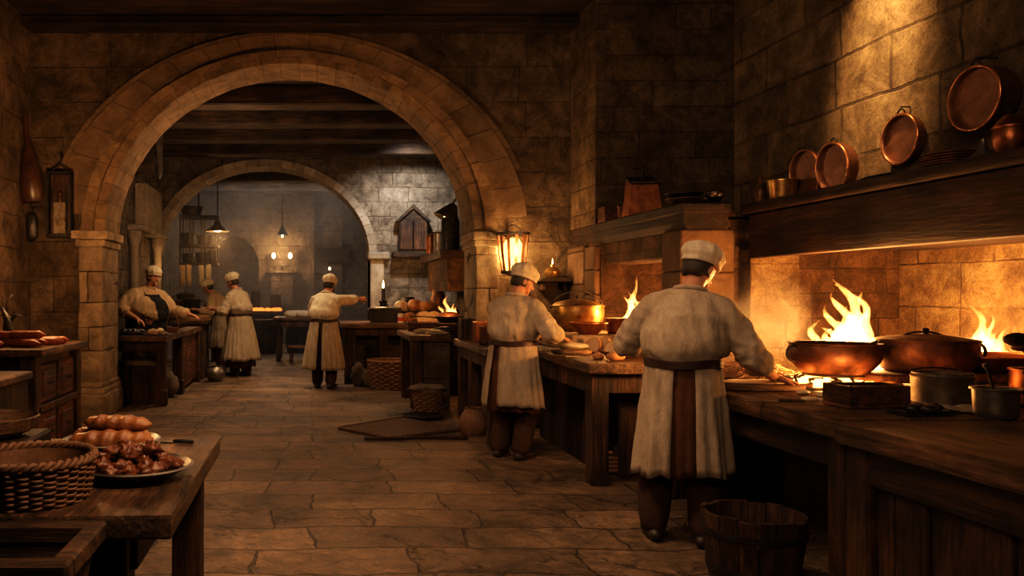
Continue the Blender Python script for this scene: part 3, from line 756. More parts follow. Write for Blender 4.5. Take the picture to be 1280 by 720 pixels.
    srad = [(0.174 * w + b * .45, 0.141 + b * .9), (0.180 * w + b * .45, 0.146 + b * .95), (0.203 * w * (1 + .05 * bl) + b * .4, 0.166 * (1 + .1 * bl) + b * 1.1), (0.215 * w * (1 + .08 * bl) + b * .5, 0.168 * (1 + .1 * bl) + b * 1.2), (0.225 * w + b * .4, 0.17 + b), (0.212 * w, 0.155 + b * .4), (0.155 * w, 0.122), (0.080, 0.082)]
    pp, rr = smoothpath([wcs - Vector((0, 0, 0.03 * s)), wcs + Vector((0, 0, 0.030 * s)), wcs + Vector((0, 0, 0.085 * s)), sp[2] + Vector((0, 0, 0.085 * s))] + sp[3:], [(r[0] * s, r[1] * s) for r in srad], 3)
    tube(bm, pp, rr, 24, ref=ux, rounded=False)
    tube(bm, [sh[-1] + uz * 0.004, nb - uz * 0.075 * s - ux * 0.10 * s, nb - uz * 0.062 * s, nb - uz * 0.075 * s + ux * 0.10 * s, sh[1] + uz * 0.004], [0.074 * s, 0.086 * s, 0.09 * s, 0.086 * s, 0.074 * s], 16, rounded=True)
    for i, q in enumerate((-1, 1)):
        a, e, wv = arms[q]; sl = sleeve[i]
        pts = [nb - uz * 0.085 * s + ux * q * 0.03 * s, a.lerp(nb, 0.35) - uz * 0.035 * s, a, a.lerp(e, 0.35), a.lerp(e, 0.75), e]
        k = s * (0.55 + 0.45 * w) * 0.93
        rads = [0.066 * k, 0.074 * k, 0.082 * k, 0.084 * k, 0.080 * k, 0.076 * k]
        end = e.lerp(wv, sl)
        pts += [e.lerp(wv, sl * 0.45), e.lerp(wv, sl * 0.9), end]; rads += [0.077 * k, 0.072 * k, 0.054 * k]
        tube(bm, pts, rads, 16, rounded=False)
    me = remesh(bm, max(0.0115, voxel * 1.45), 10, 0.5)
    sd = seed * 3.7
    ctr = sp[3]
    elb = [arms[-1][1], arms[1][1]]
    def wr(c):
        d = 0.0
        q = Vector((c.x * 13 + c.z * 2.0, c.y * 9, c.z * 2.4 + sd)); d += 0.010 * (1 - 2.6 * abs(mnoise.noise(q))) * (1 - 0.5 * min(1, max(0, (c.z - 1.25 * s) * 6)))
        q = Vector((c.x * 7 + c.z * 7, c.y * 7, c.z * 8 + sd)); d += 0.006 * (1 - 2 * abs(mnoise.noise(q)))
        near = min((c - e).length for e in elb)
        f = max(0, 1 - near / 0.24)
        q = Vector((c.x * 12, c.y * 12, c.z * 20 + sd)); d += 0.014 * f * (1 - 2 * abs(mnoise.noise(q)))
        return d * s
    displace(me, wr)
    link('shirt', me, shirt, root, smooth=180)
    # collar
    bm = BM(); torus(bm, nb + uz * 0.012 * s - uy * 0.004, 0.084 * s, 0.016 * s, 24, 8, U.to_4x4().to_3x3() if False else U); obj('collar', bm, shirt, root, smooth=180)
    # skirts, aprons
    wc = spine[2].lerp(spine[1], 0.25)
    for (nm, mat, a0, a1, zt, zb, grow, off, folds, amp, tilt) in skirt_parts:
        rings = []
        z0 = wc.z + zt
        for i in range(15):
            t = i / 14; z = z0 + (zb * s - z0) * t
            g = off + grow * (t ** 0.8)
            c = Vector((wc.x * (1 - t), wc.y * (1 - 0.5 * t) + b * 0.6 * (1 - t), z))
            rings.append((c, 0.178 * w * s + g + b * .4 * (1 - t), 0.145 * s + g * 0.9 + b * .8 * (1 - t)))
        bm = BM(); skirt(bm, rings, a0, a1, 88, folds, amp, seed + len(nm), closed=abs(a1 - a0 - 2 * PI) < 1e-4, hem=0.018)
        if tilt:
            for v in bm.verts:
                f = max(0, (z0 - v.co.z)); v.co.z += tilt * f * v.co.x
        obj(nm, bm, mat, root, smooth=180)
    if belt:
        bm = BM(); n = 40
        rx, ry = 0.178 * w * s + 0.020 + b * .5, 0.145 * s + 0.020 + b * 1.0
        cc = wc + Vector((0, b * .65, 0.012))
        rings = []
        for k in range(n):
            a = 2 * PI * k / n; wob = 0.006 * math.sin(3 * a + seed)
            rings.append([cc + Vector((math.sin(a) * (rx + o), math.cos(a) * (ry + o), z + wob)) for o, z in ((0.0, -0.024), (0.009, -0.019), (0.009, 0.019), (0.0, 0.024))])
        rv = loft(bm, rings, True, False)
        for k in range(4): bm.faces.new((rv[-1][k], rv[-1][(k + 1) % 4], rv[0][(k + 1) % 4], rv[0][k]))
        bt = obj('belt', bm, BELT, root, smooth=60)
    if bib:
        sm = [o_ for o_ in root.children if o_.name.split('.')[0] == 'shirt'][0].data
        fx = Vector((ux.x, ux.y, 0)).normalized(); fy = Vector((-fx.y, fx.x, 0))
        bm = BM(); bm.from_mesh(sm); bm.normal_update(); kill = []
        for f in bm.faces:
            c = f.calc_center_median(); r = c - wcs; xl = r.dot(fx); zz = r.z
            t_ = zz / max(0.01, (nb.z - 0.10 - wcs.z))
            if not (f.normal.dot(fy) > -0.1 and r.dot(fy) > 0.0 and -0.04 < zz < nb.z - 0.10 - wcs.z and -0.26 + 0.12 * t_ < xl < 0.02 + 0.13 * t_): kill.append(f)
        bmesh.ops.delete(bm, geom=kill, context='FACES')
        for v in bm.verts: v.co = v.co + v.normal * 0.012
        bmesh.ops.solidify(bm, geom=bm.faces[:], thickness=0.008); obj('bib', bm, BLACKC, root, smooth=180)
        bm = BM(); tube(bm, [sp[4] + uy * 0.20 * s + ux * 0.03, sh[1].lerp(nb, 0.45) + uy * 0.10, sh[1].lerp(nb, 0.4) + uz * 0.055, sh[1].lerp(nb, 0.4) - uy * 0.10], [(0.026, 0.008)] * 4, 8, ref=ux); obj('strap', bm, TANC, root, smooth=180)
    # hair and cap
    if hair:
        bm = BM(); vs = ell(bm, (0, 0, 0), (1, 1, 1), 24, 16)
        for v in vs:
            x, y, z = v.co
            z2 = max(z, -0.42 - 0.15 * (y < -0.3))
            yy = y if y < 0.25 else 0.25 + (y - 0.25) * 0.1
            if y > 0.0 and z < 0.25: x *= 0.93
            v.co = HR @ (Vector((x * 0.087, yy * 0.106 - 0.006, z2 * 0.124 + 0.006)) * hs) + hc
        for v in bm.verts: v.co += Vector((mnoise.noise(v.co * 40), mnoise.noise(v.co * 40 + Vector((3, 3, 3))), mnoise.noise(v.co * 40 + Vector((7, 1, 5))))) * 0.006
        obj('hair', bm, HAIR, root, smooth=180)
    if cap_mat is not None:
        bm = BM(); n = 44; prof = []
        capM = HR @ Matrix.Rotation(0.05, 3, 'X')
        base = hc + HR @ (Vector((0, -0.004, 0.040)) * hs)
        for (r, z, pl) in ((0.094, -0.014, 0.3), (0.106, -0.018, 0.4), (0.112, -0.004, 0.5), (0.108, 0.010, 0.6), (0.117, 0.020, 1.0), (0.122, 0.040, 1.2), (0.117, 0.064, 1.2), (0.104, 0.087, 1.1), (0.083, 0.107, 0.9), (0.056, 0.122, 0.6), (0.028, 0.131, 0.4), (0.010, 0.133, 0.2)):
            row = []
            for k in range(n):
                a = 2 * PI * k / n
                pz = pl * 0.0042 * (math.sin(11 * a + 2 * mnoise.noise(Vector((math.cos(a) * 2, math.sin(a) * 2, seed)))) + 0.8 * mnoise.noise(Vector((math.cos(a) * 4, math.sin(a) * 4, z * 30 + seed))) * 2)
                row.append(base + capM @ (Vector((math.cos(a) * (r * 0.93 + pz), math.sin(a) * (r * 1.10 + pz) - 0.10 * max(0, z), z + 0.004 * math.sin(2 * a + seed))) * hs))
            prof.append(row)
        loft(bm, prof, True, True); obj('cap', bm, cap_mat, root, smooth=180)
    if eyes:
        for q in (-1, 1):
            bm = BM(); ell(bm, hd(0.031 * q, 0.075, 0.006), (0.0125 * hs,) * 3, 12, 8); obj('eye', bm, EYE, root, smooth=180)
    if bearded:
        bm = BM(); ell(bm, hd(0, 0.052, -0.088), (0.055 * hs, 0.052 * hs, 0.045 * hs), 16, 10, HR); jitter(bm, 0.008, 30); obj('beard', bm, HAIR, root, smooth=180)
    root['hip'] = 1
    del root['hip']
    return root, arms, wc, hd, U, nb

TAU = 2 * PI
# --- the near cook, back to us at the big hearth
NC = Vector((2.10, 4.55, 0))
person('cook in cream shirt and split apron, nearest us, reaching to a board on the hearth', NC, -0.40, s=0.98, wide=1.02, lean=0.05, bend=0.18, side_lean=0.09, twist=-0.05,
       head=(0.72, 0.45, 0.0), hands=(Vector((2.14, 4.95, 1.08)), Vector((2.655, 4.60, 0.925))), feet=((-0.15, -0.02, -0.2), (0.12, -0.06, 0.35)),
       elbow_pole=((-0.9, -0.35, -0.5), (0.25, -0.6, -0.7)), fdir=(None, (0.95, 0.1, -0.22)), palms=(None, (0, 0, -1)), sleeve=(0.9, 0.30), curl=(20, 14), voxel=0.0065,
       pants=DARKC, seed=1, blouse=0.5,
       skirt_parts=(('tunic', BROWNC, 0, TAU, 0.0, 0.40, 0.030, 0.004, 9, 0.016, 0.0), ('apron', LINEN, PI + 0.26, TAU + PI - 0.30, 0.02, 0.40, 0.065, 0.014, 9, 0.020, 0.08)))
# --- the second cook at the chopping table
MC = Vector((1.72, 6.86, 0))
person('cook in profile working at a dough board, standing below the glowing wall lantern', MC, -0.62, s=0.955, wide=1.06, lean=0.05, bend=0.16, twist=-0.1,
       head=(0.88, 0.40, 0.0), hands=(Vector((2.06, 7.22, 1.03)), Vector((2.09, 6.82, 1.04))), feet=((-0.12, -0.02, -0.1), (0.10, -0.05, 0.25)),
       elbow_pole=((-0.9, -0.4, -0.5), (0.6, -0.6, -0.6)), fdir=((0.8, 0.4, -0.2), (0.9, 0.25, -0.25)), sleeve=(0.9, 0.82), voxel=0.007, pants=DARKC, seed=2, cap_mat=WHITE, blouse=0.5,
       skirt_parts=(('tunic', BROWNC, 0, TAU, 0.0, 0.42, 0.04, 0.002, 9, 0.014, 0.0), ('apron', LINEN2, -2.53, 3.42, 0.02, 0.47, 0.075, 0.014, 8, 0.016, 0.0)))
# --- third cook reaching over the stone counter
FC = Vector((0.17, 11.97, 0))
person('cook beyond the arch in a white shirt, arm stretched to a dark trough', FC, -0.22, s=0.98, wide=1.02, lean=0.10, bend=0.20, twist=-0.25, side_lean=0.06,
       head=(0.25, 0.25, 0.05), hands=(Vector((0.22, 12.52, 1.12)), Vector((0.80, 12.48, 1.34))), feet=((-0.10, 0.02, -0.1), (0.12, -0.03, 0.2)),
       elbow_pole=((-0.8, -0.3, -0.5), (0.3, -0.5, -0.7)), fdir=(None, (1, 0.1, -0.05)), palms=(None, (0, 1, -0.4)), sleeve=(0.9, 0.55), curl=(20, 35), voxel=0.009, shirt=WHITE, pants=DARKC, seed=3, eyes=False,
       skirt_parts=(('tunic', DARKC, 0, TAU, 0.0, 0.34, 0.02, 0.0, 8, 0.014, 0.0), ('apron', LINEN, -2.95, 3.08, 0.02, 0.29, 0.13, 0.012, 9, 0.020, 0.0)))
# --- fourth cook in a long apron on the left of the aisle
LC = Vector((-1.22, 13.75, 0))
person('cook in a long pale apron, side on, reaching left over a tray', LC, 1.05, s=1.02, wide=1.05, lean=0.10, bend=0.16,
       head=(-0.05, 0.32, 0.0), hands=(Vector((-1.70, 13.70, 1.16)), Vector((-1.68, 13.98, 1.14))), feet=((-0.10, 0.05, 0.0), (0.10, -0.05, 0.1)),
       elbow_pole=((-0.6, -0.5, -0.8), (0.6, -0.5, -0.8)), sleeve=(0.35, 0.35), voxel=0.009, shirt=LINEN, pants=DARKC, seed=4, eyes=False,
       skirt_parts=(('tunic', DARKC, 0, TAU, 0.0, 0.17, 0.10, 0.0, 8, 0.014, 0.0), ('apron', LINEN2, -3.98, 1.2, 0.02, 0.28, 0.17, 0.012, 10, 0.022, 0.0)))
# --- the stout cook behind the left table
BC = Vector((-2.53, 11.95, 0))
r5 = person('stout cook in a black apron and tan shirt, leaning over the left table', BC, -PI + 0.75, s=1.04, wide=1.46, lean=0.12, bend=0.10, side_lean=-0.10, twist=0.25, belly=0.085, bib=True,
       head=(-0.15, 0.10, -0.12), hands=(Vector((-1.84, 12.02, 1.10)), Vector((-2.52, 11.50, 1.05))), feet=((-0.14, 0.0, -0.1), (0.14, 0.0, 0.1)),
       elbow_pole=((-0.3, -0.3, -0.9), (0.9, -0.3, -0.4)), fdir=((0.95, -0.2, -0.25), None), sleeve=(0.88, 0.45), voxel=0.009, shirt=TANC, pants=DARKC, seed=5,
       skirt_parts=(('apron', BLACKC, -1.5, 1.5, 0.02, 0.4, 0.08, 0.02, 7, 0.015, 0.0),))
# --- a worker half hidden behind the fourth cook
WC = Vector((-1.66, 14.98, 0))
person('stooping worker in a white cap, mostly hidden behind the cook in the long apron', WC, 1.35, s=1.0, wide=1.1, lean=0.25, bend=0.30,
       head=(0.0, 0.35, 0.0), hands=(Vector((-2.12, 14.70, 1.12)), Vector((-2.08, 15.05, 1.10))), elbow_pole=((-0.6, -0.2, -0.9), (0.6, -0.3, -0.9)),
       sleeve=(0.75, 0.75), voxel=0.011, shirt=TANC, pants=DARKC, seed=6, eyes=False, skirt_parts=(('apron', LINEN2, -2.4, 2.4, 0.02, 0.4, 0.1, 0.012, 8, 0.018, 0.0),))
# ------------------------------------------------------------------ materials of the things
COPPER = basic('copper', (0.50, 0.20, 0.085), (0.20, 0.075, 0.035), 0.38, 0.9, 9, 0.004, 30)
COPPERD = basic('tarnished_copper', (0.16, 0.068, 0.034), (0.045, 0.02, 0.012), 0.5, 0.7, 11, 0.004, 30)
BRASS = basic('brass', (0.60, 0.38, 0.13), (0.30, 0.17, 0.06), 0.32, 0.9, 9, 0.003, 30)
IRON = basic('wrought_iron', (0.045, 0.038, 0.033), (0.018, 0.015, 0.013), 0.5, 0.6, 14, 0.004, 40)
PEWTER = basic('pewter', (0.33, 0.30, 0.26), (0.16, 0.14, 0.12), 0.38, 0.85, 9, 0.003, 30)
TIN = basic('old_tin', (0.30, 0.26, 0.19), (0.12, 0.09, 0.06), 0.45, 0.7, 10, 0.004, 30)
CLAY = basic('clay', (0.24, 0.13, 0.07), (0.12, 0.06, 0.035), 0.75, 0, 9, 0.006, 30)
WTOP = wood('table_wood', (0.10, 0.050, 0.023), (0.27, 0.150, 0.072), 1, 0.7, 0.5)
WTOPX = wood('table_wood_cross', (0.11, 0.058, 0.028), (0.26, 0.15, 0.075), 0, 0.7, 0.5)
WLEG = wood('table_leg_wood', (0.055, 0.026, 0.012), (0.15, 0.072, 0.033), 2, 0.7, 0.65)
WDARK = wood('dark_planks', (0.035, 0.018, 0.010), (0.105, 0.052, 0.025), 2, 0.7, 0.6, planks=0.13, paxis=1)
WDARKX = wood('dark_planks_cross', (0.035, 0.018, 0.010), (0.105, 0.052, 0.025), 2, 0.7, 0.6, planks=0.12, paxis=0)
WRED = wood('red_brown_wood', (0.10, 0.036, 0.016), (0.22, 0.085, 0.035), 1, 0.8, 0.5)
WPALE = wood('pale_board', (0.22, 0.13, 0.065), (0.40, 0.26, 0.14), 0, 0.8, 0.55)
WICK = basic('wicker', (0.24, 0.125, 0.058), (0.10, 0.048, 0.022), 0.6, 0, 18, 0.004, 60)
WICKD = basic('dark_wicker', (0.13, 0.066, 0.032), (0.055, 0.027, 0.014), 0.65, 0, 18, 0.004, 60)
CRUST = basic('bread_crust', (0.52, 0.27, 0.10), (0.26, 0.11, 0.04), 0.7, 0, 9, 0.006, 40)
CRUMB = basic('bread_crumb', (0.70, 0.52, 0.31), (0.52, 0.34, 0.18), 0.85, 0, 20, 0.006, 60)
DOUGH = basic('dough', (0.66, 0.55, 0.40), (0.50, 0.38, 0.25), 0.7, 0, 5, 0.004, 14)
ROAST = basic('roast_meat', (0.27, 0.085, 0.026), (0.06, 0.02, 0.010), 0.33, 0, 14, 0.010, 36, 0.6)
LOAF = basic('glazed_loaf', (0.40, 0.165, 0.045), (0.16, 0.055, 0.018), 0.36, 0, 10, 0.008, 46, 0.55)
CARROT = basic('smoked_sausage', (0.42, 0.115, 0.030), (0.16, 0.040, 0.014), 0.38, 0, 12, 0.005, 36, 0.6)
BLACKF = basic('charred', (0.020, 0.015, 0.012), (0.007, 0.006, 0.005), 0.4, 0, 16, 0.012, 30, 0.6)
COAL = basic('charcoal', (0.018, 0.014, 0.012), (0.006, 0.005, 0.005), 0.8, 0, 20, 0.02, 30)
WHITEV = basic('white_root', (0.66, 0.56, 0.38), (0.46, 0.36, 0.20), 0.5, 0, 10, 0.004, 30)
SACK = cloth('sacking', (0.20, 0.16, 0.12), (0.10, 0.08, 0.062))
EMBER = emit('ember', (1.0, 0.27, 0.045), 14.0)
GLOW = emit('lamp_glow', (1.0, 0.56, 0.20), 14.0)
GLOWW = emit('lamp_glow_pale', (1.0, 0.70, 0.36), 9.0)
CANDLEF = emit('candle_flame', (1.0, 0.58, 0.20), 9.0)
EMBERD = emit('dull_ember', (1.0, 0.24, 0.04), 1.6)
WAX = basic('wax', (0.62, 0.52, 0.36), (0.5, 0.4, 0.27), 0.5)

# ------------------------------------------------------------------ builders
def table(name, label, cat, x0, x1, y0, y1, z, thick=0.07, legs=(), lw=0.1, mt=WTOP, ml=WLEG, aprons=(), ah=0.13, panels=(), jit=0.006, group=None):
    t = thing(name, label, cat, (x0, y0, 0), group=group)
    bm = BM(); box(bm, (0, 0, z - thick), (x1 - x0, y1 - y0, z), bevel=0.010, seg=2); subd(bm, 2); jitter(bm, jit, 2.2, x0)
    for v in bm.verts: v.co.z = min(v.co.z, z)
    obj('tabletop', bm, mt, t)
    for x, y in legs:
        bm = BM(); box(bm, (x - x0 - lw / 2, y - y0 - lw / 2, 0), (x - x0 + lw / 2, y - y0 + lw / 2, z - thick), bevel=0.008); subd(bm, 1); jitter(bm, 0.004, 4, x + y)
        for v in bm.verts: v.co.z = max(v.co.z, 0.0)
        obj('leg', bm, ml, t)
    for (a, b) in aprons:
        bm = BM(); xs = sorted((a[0], b[0])); ys = sorted((a[1], b[1]))
        box(bm, (xs[0] - x0 - 0.02, ys[0] - y0 - 0.02, z - thick - ah), (xs[1] - x0 + 0.02, ys[1] - y0 + 0.02, z - thick), bevel=0.006); obj('apron_board', bm, ml, t)
    for (lo, hi, m, nm) in panels:
        bm = BM(); box(bm, (lo[0] - x0, lo[1] - y0, lo[2]), (hi[0] - x0, hi[1] - y0, hi[2]), bevel=0.004); obj(nm, bm, m, t)
    return t
def potprof(R, h, rb, th=0.008, lip=0.012, belly=0.0, n=8):
    out = [(0, 0), (rb * 0.9, 0.0)]
    for i in range(n + 1):
        t = i / n; out.append((rb + (R - rb) * t ** 0.8 + belly * math.sin(PI * t), 0.012 + (h - 0.012) * t))
    out += [(R + lip, h), (R + lip, h + 0.008), (R - th, h + 0.006)]
    for i in range(n, -1, -1):
        t = i / n; out.append((rb + (R - rb) * t ** 0.8 + belly * math.sin(PI * t) - th, 0.012 + th + (h - 0.014 - th) * t))
    out.append((0, 0.012 + th)); return out
def ringhandle(bm, c, r, tr, axis_dir):
    "a D loop standing out from the side in direction axis_dir"
    d = Vector(axis_dir).normalized(); s = d.cross(Vector((0, 0, 1)))
    pts = [Vector(c) + s * (r * math.cos(a)) * 1.0 + d * (r * 0.9 * math.sin(a)) for a in [PI * k / 10 for k in range(11)]]
    tube(bm, pts, tr, 8)
def earhandle(bm, c, r, tr, d):
    d = Vector(d).normalized()
    pts = [Vector(c) + Vector((0, 0, r * math.cos(a))) + d * (r * 1.0 * math.sin(a)) for a in [PI * k / 10 for k in range(11)]]
    tube(bm, pts, tr, 8)
def pot(name, label, cat, loc, R, h, rb, mat, ears=(), lid=None, bail=None, belly=0.0, fill=None, rz=0.0, group=None, n=36):
    t = thing(name, label, cat, loc, rz, group)
    bm = BM(); lathe(bm, potprof(R, h, rb, 0.008, 0.010, belly), n); obj('pot_body', bm, mat, t)
    for a in ears:
        bm = BM(); d = Vector((math.cos(a), math.sin(a), 0)); earhandle(bm, d * (R + 0.002) + Vector((0, 0, h * 0.68)), max(0.036, h * 0.27), 0.0095, d); obj('handle', bm, IRON, t)
    if lid is not None:
        bm = BM(); lathe(bm, [(0, h + 0.008 + lid), (R * 0.35, h + 0.006 + lid * 0.92), (R * 0.75, h + 0.006 + lid * 0.55), (R + 0.006, h + 0.012), (R + 0.006, h + 0.006), (0, h + 0.006)], n); l = obj('lid', bm, mat, t)
        bm = BM(); lathe(bm, [(0, 0), (0.018, 0), (0.012, 0.012), (0.022, 0.026), (0.014, 0.036), (0, 0.038)], 14, (0, 0, h + 0.006 + lid)); obj('lid_knob', bm, IRON, l)
    if bail is not None:
        bm = BM(); a0, hgt = bail; d = Vector((math.cos(a0), math.sin(a0), 0))
        pts = [d * (R + 0.008) * math.cos(a) + Vector((0, 0, h * 0.92 + hgt * math.sin(a))) for a in [PI * k / 16 for k in range(17)]]
        tube(bm, pts, 0.006, 8); obj('bail_handle', bm, IRON, t)
    if fill is not None:
        bm = BM(); lathe(bm, [(0, h * 0.8), (R * 0.6, h * 0.8), (rb + (R - rb) * 0.8 ** 0.8 + belly * math.sin(PI * .8) - 0.010, h * 0.79), (0, h * 0.7)], n); jitter(bm, 0.006, 20); obj('contents', bm, fill, t)
    return t
def basin(name, label, cat, loc, R, h, rb, mat, n=36, group=None, rz=0):
    bm = BM(); lathe(bm, potprof(R, h, rb, 0.006, 0.008), n); o = obj(name, bm, mat, None, loc, rz); return tag(o, label, cat, group)
def crate(name, label, cat, loc, sx, sy, h, mat, th=0.018, rz=0.0, taper=0.0, bottom=True, group=None):
    bm = BM()
    def wall(lo, hi): box(bm, lo, hi, bevel=0.004)
    wall((-sx / 2, -sy / 2, 0), (sx / 2, sy / 2, th))
    for q in (-1, 1):
        wall((q * sx / 2 - (th if q > 0 else 0), -sy / 2, th), (q * sx / 2 + (th if q < 0 else 0), sy / 2, h)); wall((-sx / 2 + th, q * sy / 2 - (th if q > 0 else 0), th), (sx / 2 - th, q * sy / 2 + (th if q < 0 else 0), h))
    if taper:
        for v in bm.verts: f = 1 - taper * (1 - v.co.z / h); v.co.x *= f; v.co.y *= f
    return tag(obj(name, bm, mat, None, loc, rz), label, cat, group)
def wicker(name, label, cat, loc, R, h, rb, mat, courses=16, stakes=26, rim=0.016, ry=1.0, handles=False, lidded=False, r0=0.006):
    t = thing(name, label, cat, loc)
    bm = BM(); n = stakes * 4
    for c in range(courses):
        z = h * (c + 0.5) / courses; rr = rb + (R - rb) * (z / h) ** 0.8; tr = h / courses * 0.58
        rv = []
        for i in range(n):
            a = TAU * i / n; w_ = 0.009 * math.sin(a * stakes / 2 * 2 / 2 + PI * c)
            row = []
            for k in range(6):
                b = TAU * k / 6; r = rr + w_ + tr * 0.6 * math.cos(b)
                row.append(bm.verts.new((r * math.cos(a), ry * r * math.sin(a), z + tr * math.sin(b) + 0.002 * math.sin(a * 5 + c))))
            rv.append(row)
        for i in range(n):
            A, B = rv[i], rv[(i + 1) % n]
            for k in range(6): bm.faces.new((A[k], B[k], B[(k + 1) % 6], A[(k + 1) % 6]))
    lathe(bm, [(0, 0.002), (rb - 0.01, 0.002), (rb - 0.01, 0.014), (0, 0.014)], 24)
    rows = [[Vector((r * math.cos(TAU * i / 32), ry * r * math.sin(TAU * i / 32), z)) for i in range(32)] for r, z in ((rb - 0.012, 0.01), (R - 0.014, h))]
    loft(bm, rows, True, False)
    obj('weave', bm, mat, t, smooth=180)
    bm = BM()
    for i in range(stakes):
        a = TAU * (i + 0.5) / stakes
        tube(bm, [Vector((r * math.cos(a), ry * r * math.sin(a), z)) for r, z in ((rb, 0.0), (rb + (R - rb) * 0.6, h * 0.5), (R, h * 1.02))], r0, 6)
    obj('stakes', bm, mat, t, smooth=180)
    bm = BM()
    for j in range(2):
        pts = [(Vector(((R + 0.008 * math.cos(a * 22 + PI * j)) * math.cos(a), ry * (R + 0.008 * math.cos(a * 22 + PI * j)) * math.sin(a), h + rim * 0.5 + 0.009 * math.sin(a * 22 + PI * j)))) for a in [TAU * k / 176 for k in range(177)]]
        tube(bm, pts, rim * 0.62, 6)
    obj('rim', bm, mat, t, smooth=180)
    if handles:
        for a in (0.6, 0.6 + PI):
            bm = BM(); d = Vector((math.cos(a), math.sin(a), 0)); s = Vector((-d.y, d.x, 0))
            tube(bm, [d * R + s * 0.07 * math.cos(b) + Vector((0, 0, h + 0.06 * math.sin(b))) for b in [PI * k / 10 for k in range(11)]], 0.012, 8); obj('handle', bm, mat, t)
    return t
def lump(bm, c, r, seed, amp=0.3, freq=None, n=14, m=10, M=None):
    vs = ell(bm, (0, 0, 0), (1, 1, 1), n, m)
    for v in vs:
        k = 1 + amp * mnoise.noise(v.co * (freq or 1.6) + Vector((seed * 3.1, seed * 1.7, seed)))
        p = Vector((v.co.x * r[0], v.co.y * r[1], v.co.z * r[2])) * k
        v.co = ((M @ p) if M is not None else p) + Vector(c)
def solid(name, label, cat, loc, bm, mat, rz=0.0, group=None, smooth=35.0, kind=None):
    return tag(obj(name, bm, mat, None, loc, rz, smooth), label, cat, group, kind)
def loafmesh(L, w, h, seed=0, knots=0, ends=0.35):
    bm = BM(); n = 28; rings = []
    for i in range(n + 1):
        t = i / n; x = (t - 0.5) * L
        k = max(0.05, (1 - abs(2 * t - 1) ** 2.6)) ** 0.5
        tw = 1 + (0.10 * math.sin(knots * PI * 2 * t) if knots else 0)
        yo = 0.02 * w * math.sin(3 * t + seed)
        ring = []
        for q in range(18):
            a = TAU * q / 18
            br = 1 + (0.07 * math.cos(2 * a + knots * PI * 2 * t) if knots else 0)
            z = math.sin(a) * h / 2 * k * tw * br; z = max(z, -h * 0.40)
            ring.append(Vector((x, math.cos(a) * w / 2 * k * tw * br + yo, z + h * 0.40)))
        rings.append(ring)
    loft(bm, rings); jitter(bm, 0.004, 14, seed); return bm

# ================================================================== FURNITURE
ZK = 0.85
hc_ = thing('hearth_counter', 'heavy worktop of the big right hearth, carrying the fires and cauldrons', 'counter', (2.31, 3.52, 0))
bm = BM(); box(bm, (0, 0, ZK - 0.09), (2.37, 2.1, ZK), bevel=0.012, seg=2); subd(bm, 3); jitter(bm, 0.010, 2.0, 5)
for v in bm.verts: v.co.z = min(v.co.z, ZK)
obj('worktop', bm, WTOP, hc_)
bm = BM(); box(bm, (0.06, 0.05, ZK - 0.24), (0.14, 2.0, ZK - 0.09), bevel=0.01); subd(bm, 1); jitter(bm, 0.006, 3); obj('apron_board', bm, W_BEAMY, hc_)
for y in (0.07, 2.0):
    bm = BM(); box(bm, (0.04, y - 0.065, 0), (0.19, y + 0.065, ZK - 0.09), bevel=0.012); obj('leg', bm, WLEG, hc_)
bm = BM(); box(bm, (0.75, 0.0, 0), (2.35, 2.1, ZK - 0.09)); obj('masonry_base', bm, SOOT, hc_)
bm = BM(); box(bm, (0.12, 1.95, 0.0), (0.75, 2.02, ZK - 0.1)); obj('end_panel', bm, WDARKX, hc_)
nc_ = thing('kitchen_counter', 'plank-fronted wooden counter at the lower right, nearest us', 'counter', (2.28, -1.2, 0))
bm = BM(); box(bm, (0, 0, ZK - 0.10), (2.40, 4.70, ZK - 0.004), bevel=0.014, seg=2); subd(bm, 3); jitter(bm, 0.010, 1.8, 2)
for v in bm.verts: v.co.z = min(v.co.z, ZK - 0.004)
obj('worktop', bm, WTOP, nc_)
bm = BM(); box(bm, (0.05, 0.02, ZK - 0.26), (0.14, 4.66, ZK - 0.10), bevel=0.01); subd(bm, 2); jitter(bm, 0.006, 3); obj('top_rail', bm, W_BEAMY, nc_)
bm = BM(); y = 0.02; k = 0
while y < 4.5:
    w_ = random.uniform(0.13, 0.2); x_ = 0.085 + random.uniform(-0.008, 0.008)
    box(bm, (x_, y, 0.02), (x_ + 0.04, min(4.56, y + w_ - 0.004), ZK - 0.25), bevel=0.006); y += w_
obj('plank_front', bm, WLEG, nc_)
bm = BM(); box(bm, (0.04, 4.54, 0), (0.20, 4.68, ZK - 0.10), bevel=0.012); obj('corner_post', bm, WLEG, nc_)
bm = BM(); box(bm, (0.13, 4.58, 0.02), (2.38, 4.64, ZK - 0.10)); obj('end_panel', bm, WDARKX, nc_)

table('work_table', 'thick worktable of dark oak beside the two nearest cooks, covered in cut bread', 'table', 2.0, 2.92, 5.78, 8.15, 0.90, 0.075,
      legs=((2.10, 5.90), (2.80, 5.90), (2.10, 8.0), (2.80, 8.0)), lw=0.13, aprons=(((2.06, 5.9), (2.06, 8.0)), ((2.1, 5.86), (2.8, 5.86))), ah=0.15,
      panels=(((2.30, 5.98, 0.05), (2.8, 6.02, 0.68), WDARKX, 'plank_panel'), ((2.25, 6.6, 0.0), (2.3, 7.9, 0.68), WDARK, 'plank_panel')))
table('side_table', 'rough table under the wall lantern, with stacked tins on it', 'table', 1.60, 1.97, 7.35, 9.05, 0.90, 0.075,
      legs=((1.70, 7.45), (1.70, 8.35), (1.88, 7.45), (1.70, 8.95)), lw=0.12, mt=WTOP, aprons=(((1.66, 7.45), (1.66, 8.95)),), ah=0.12)
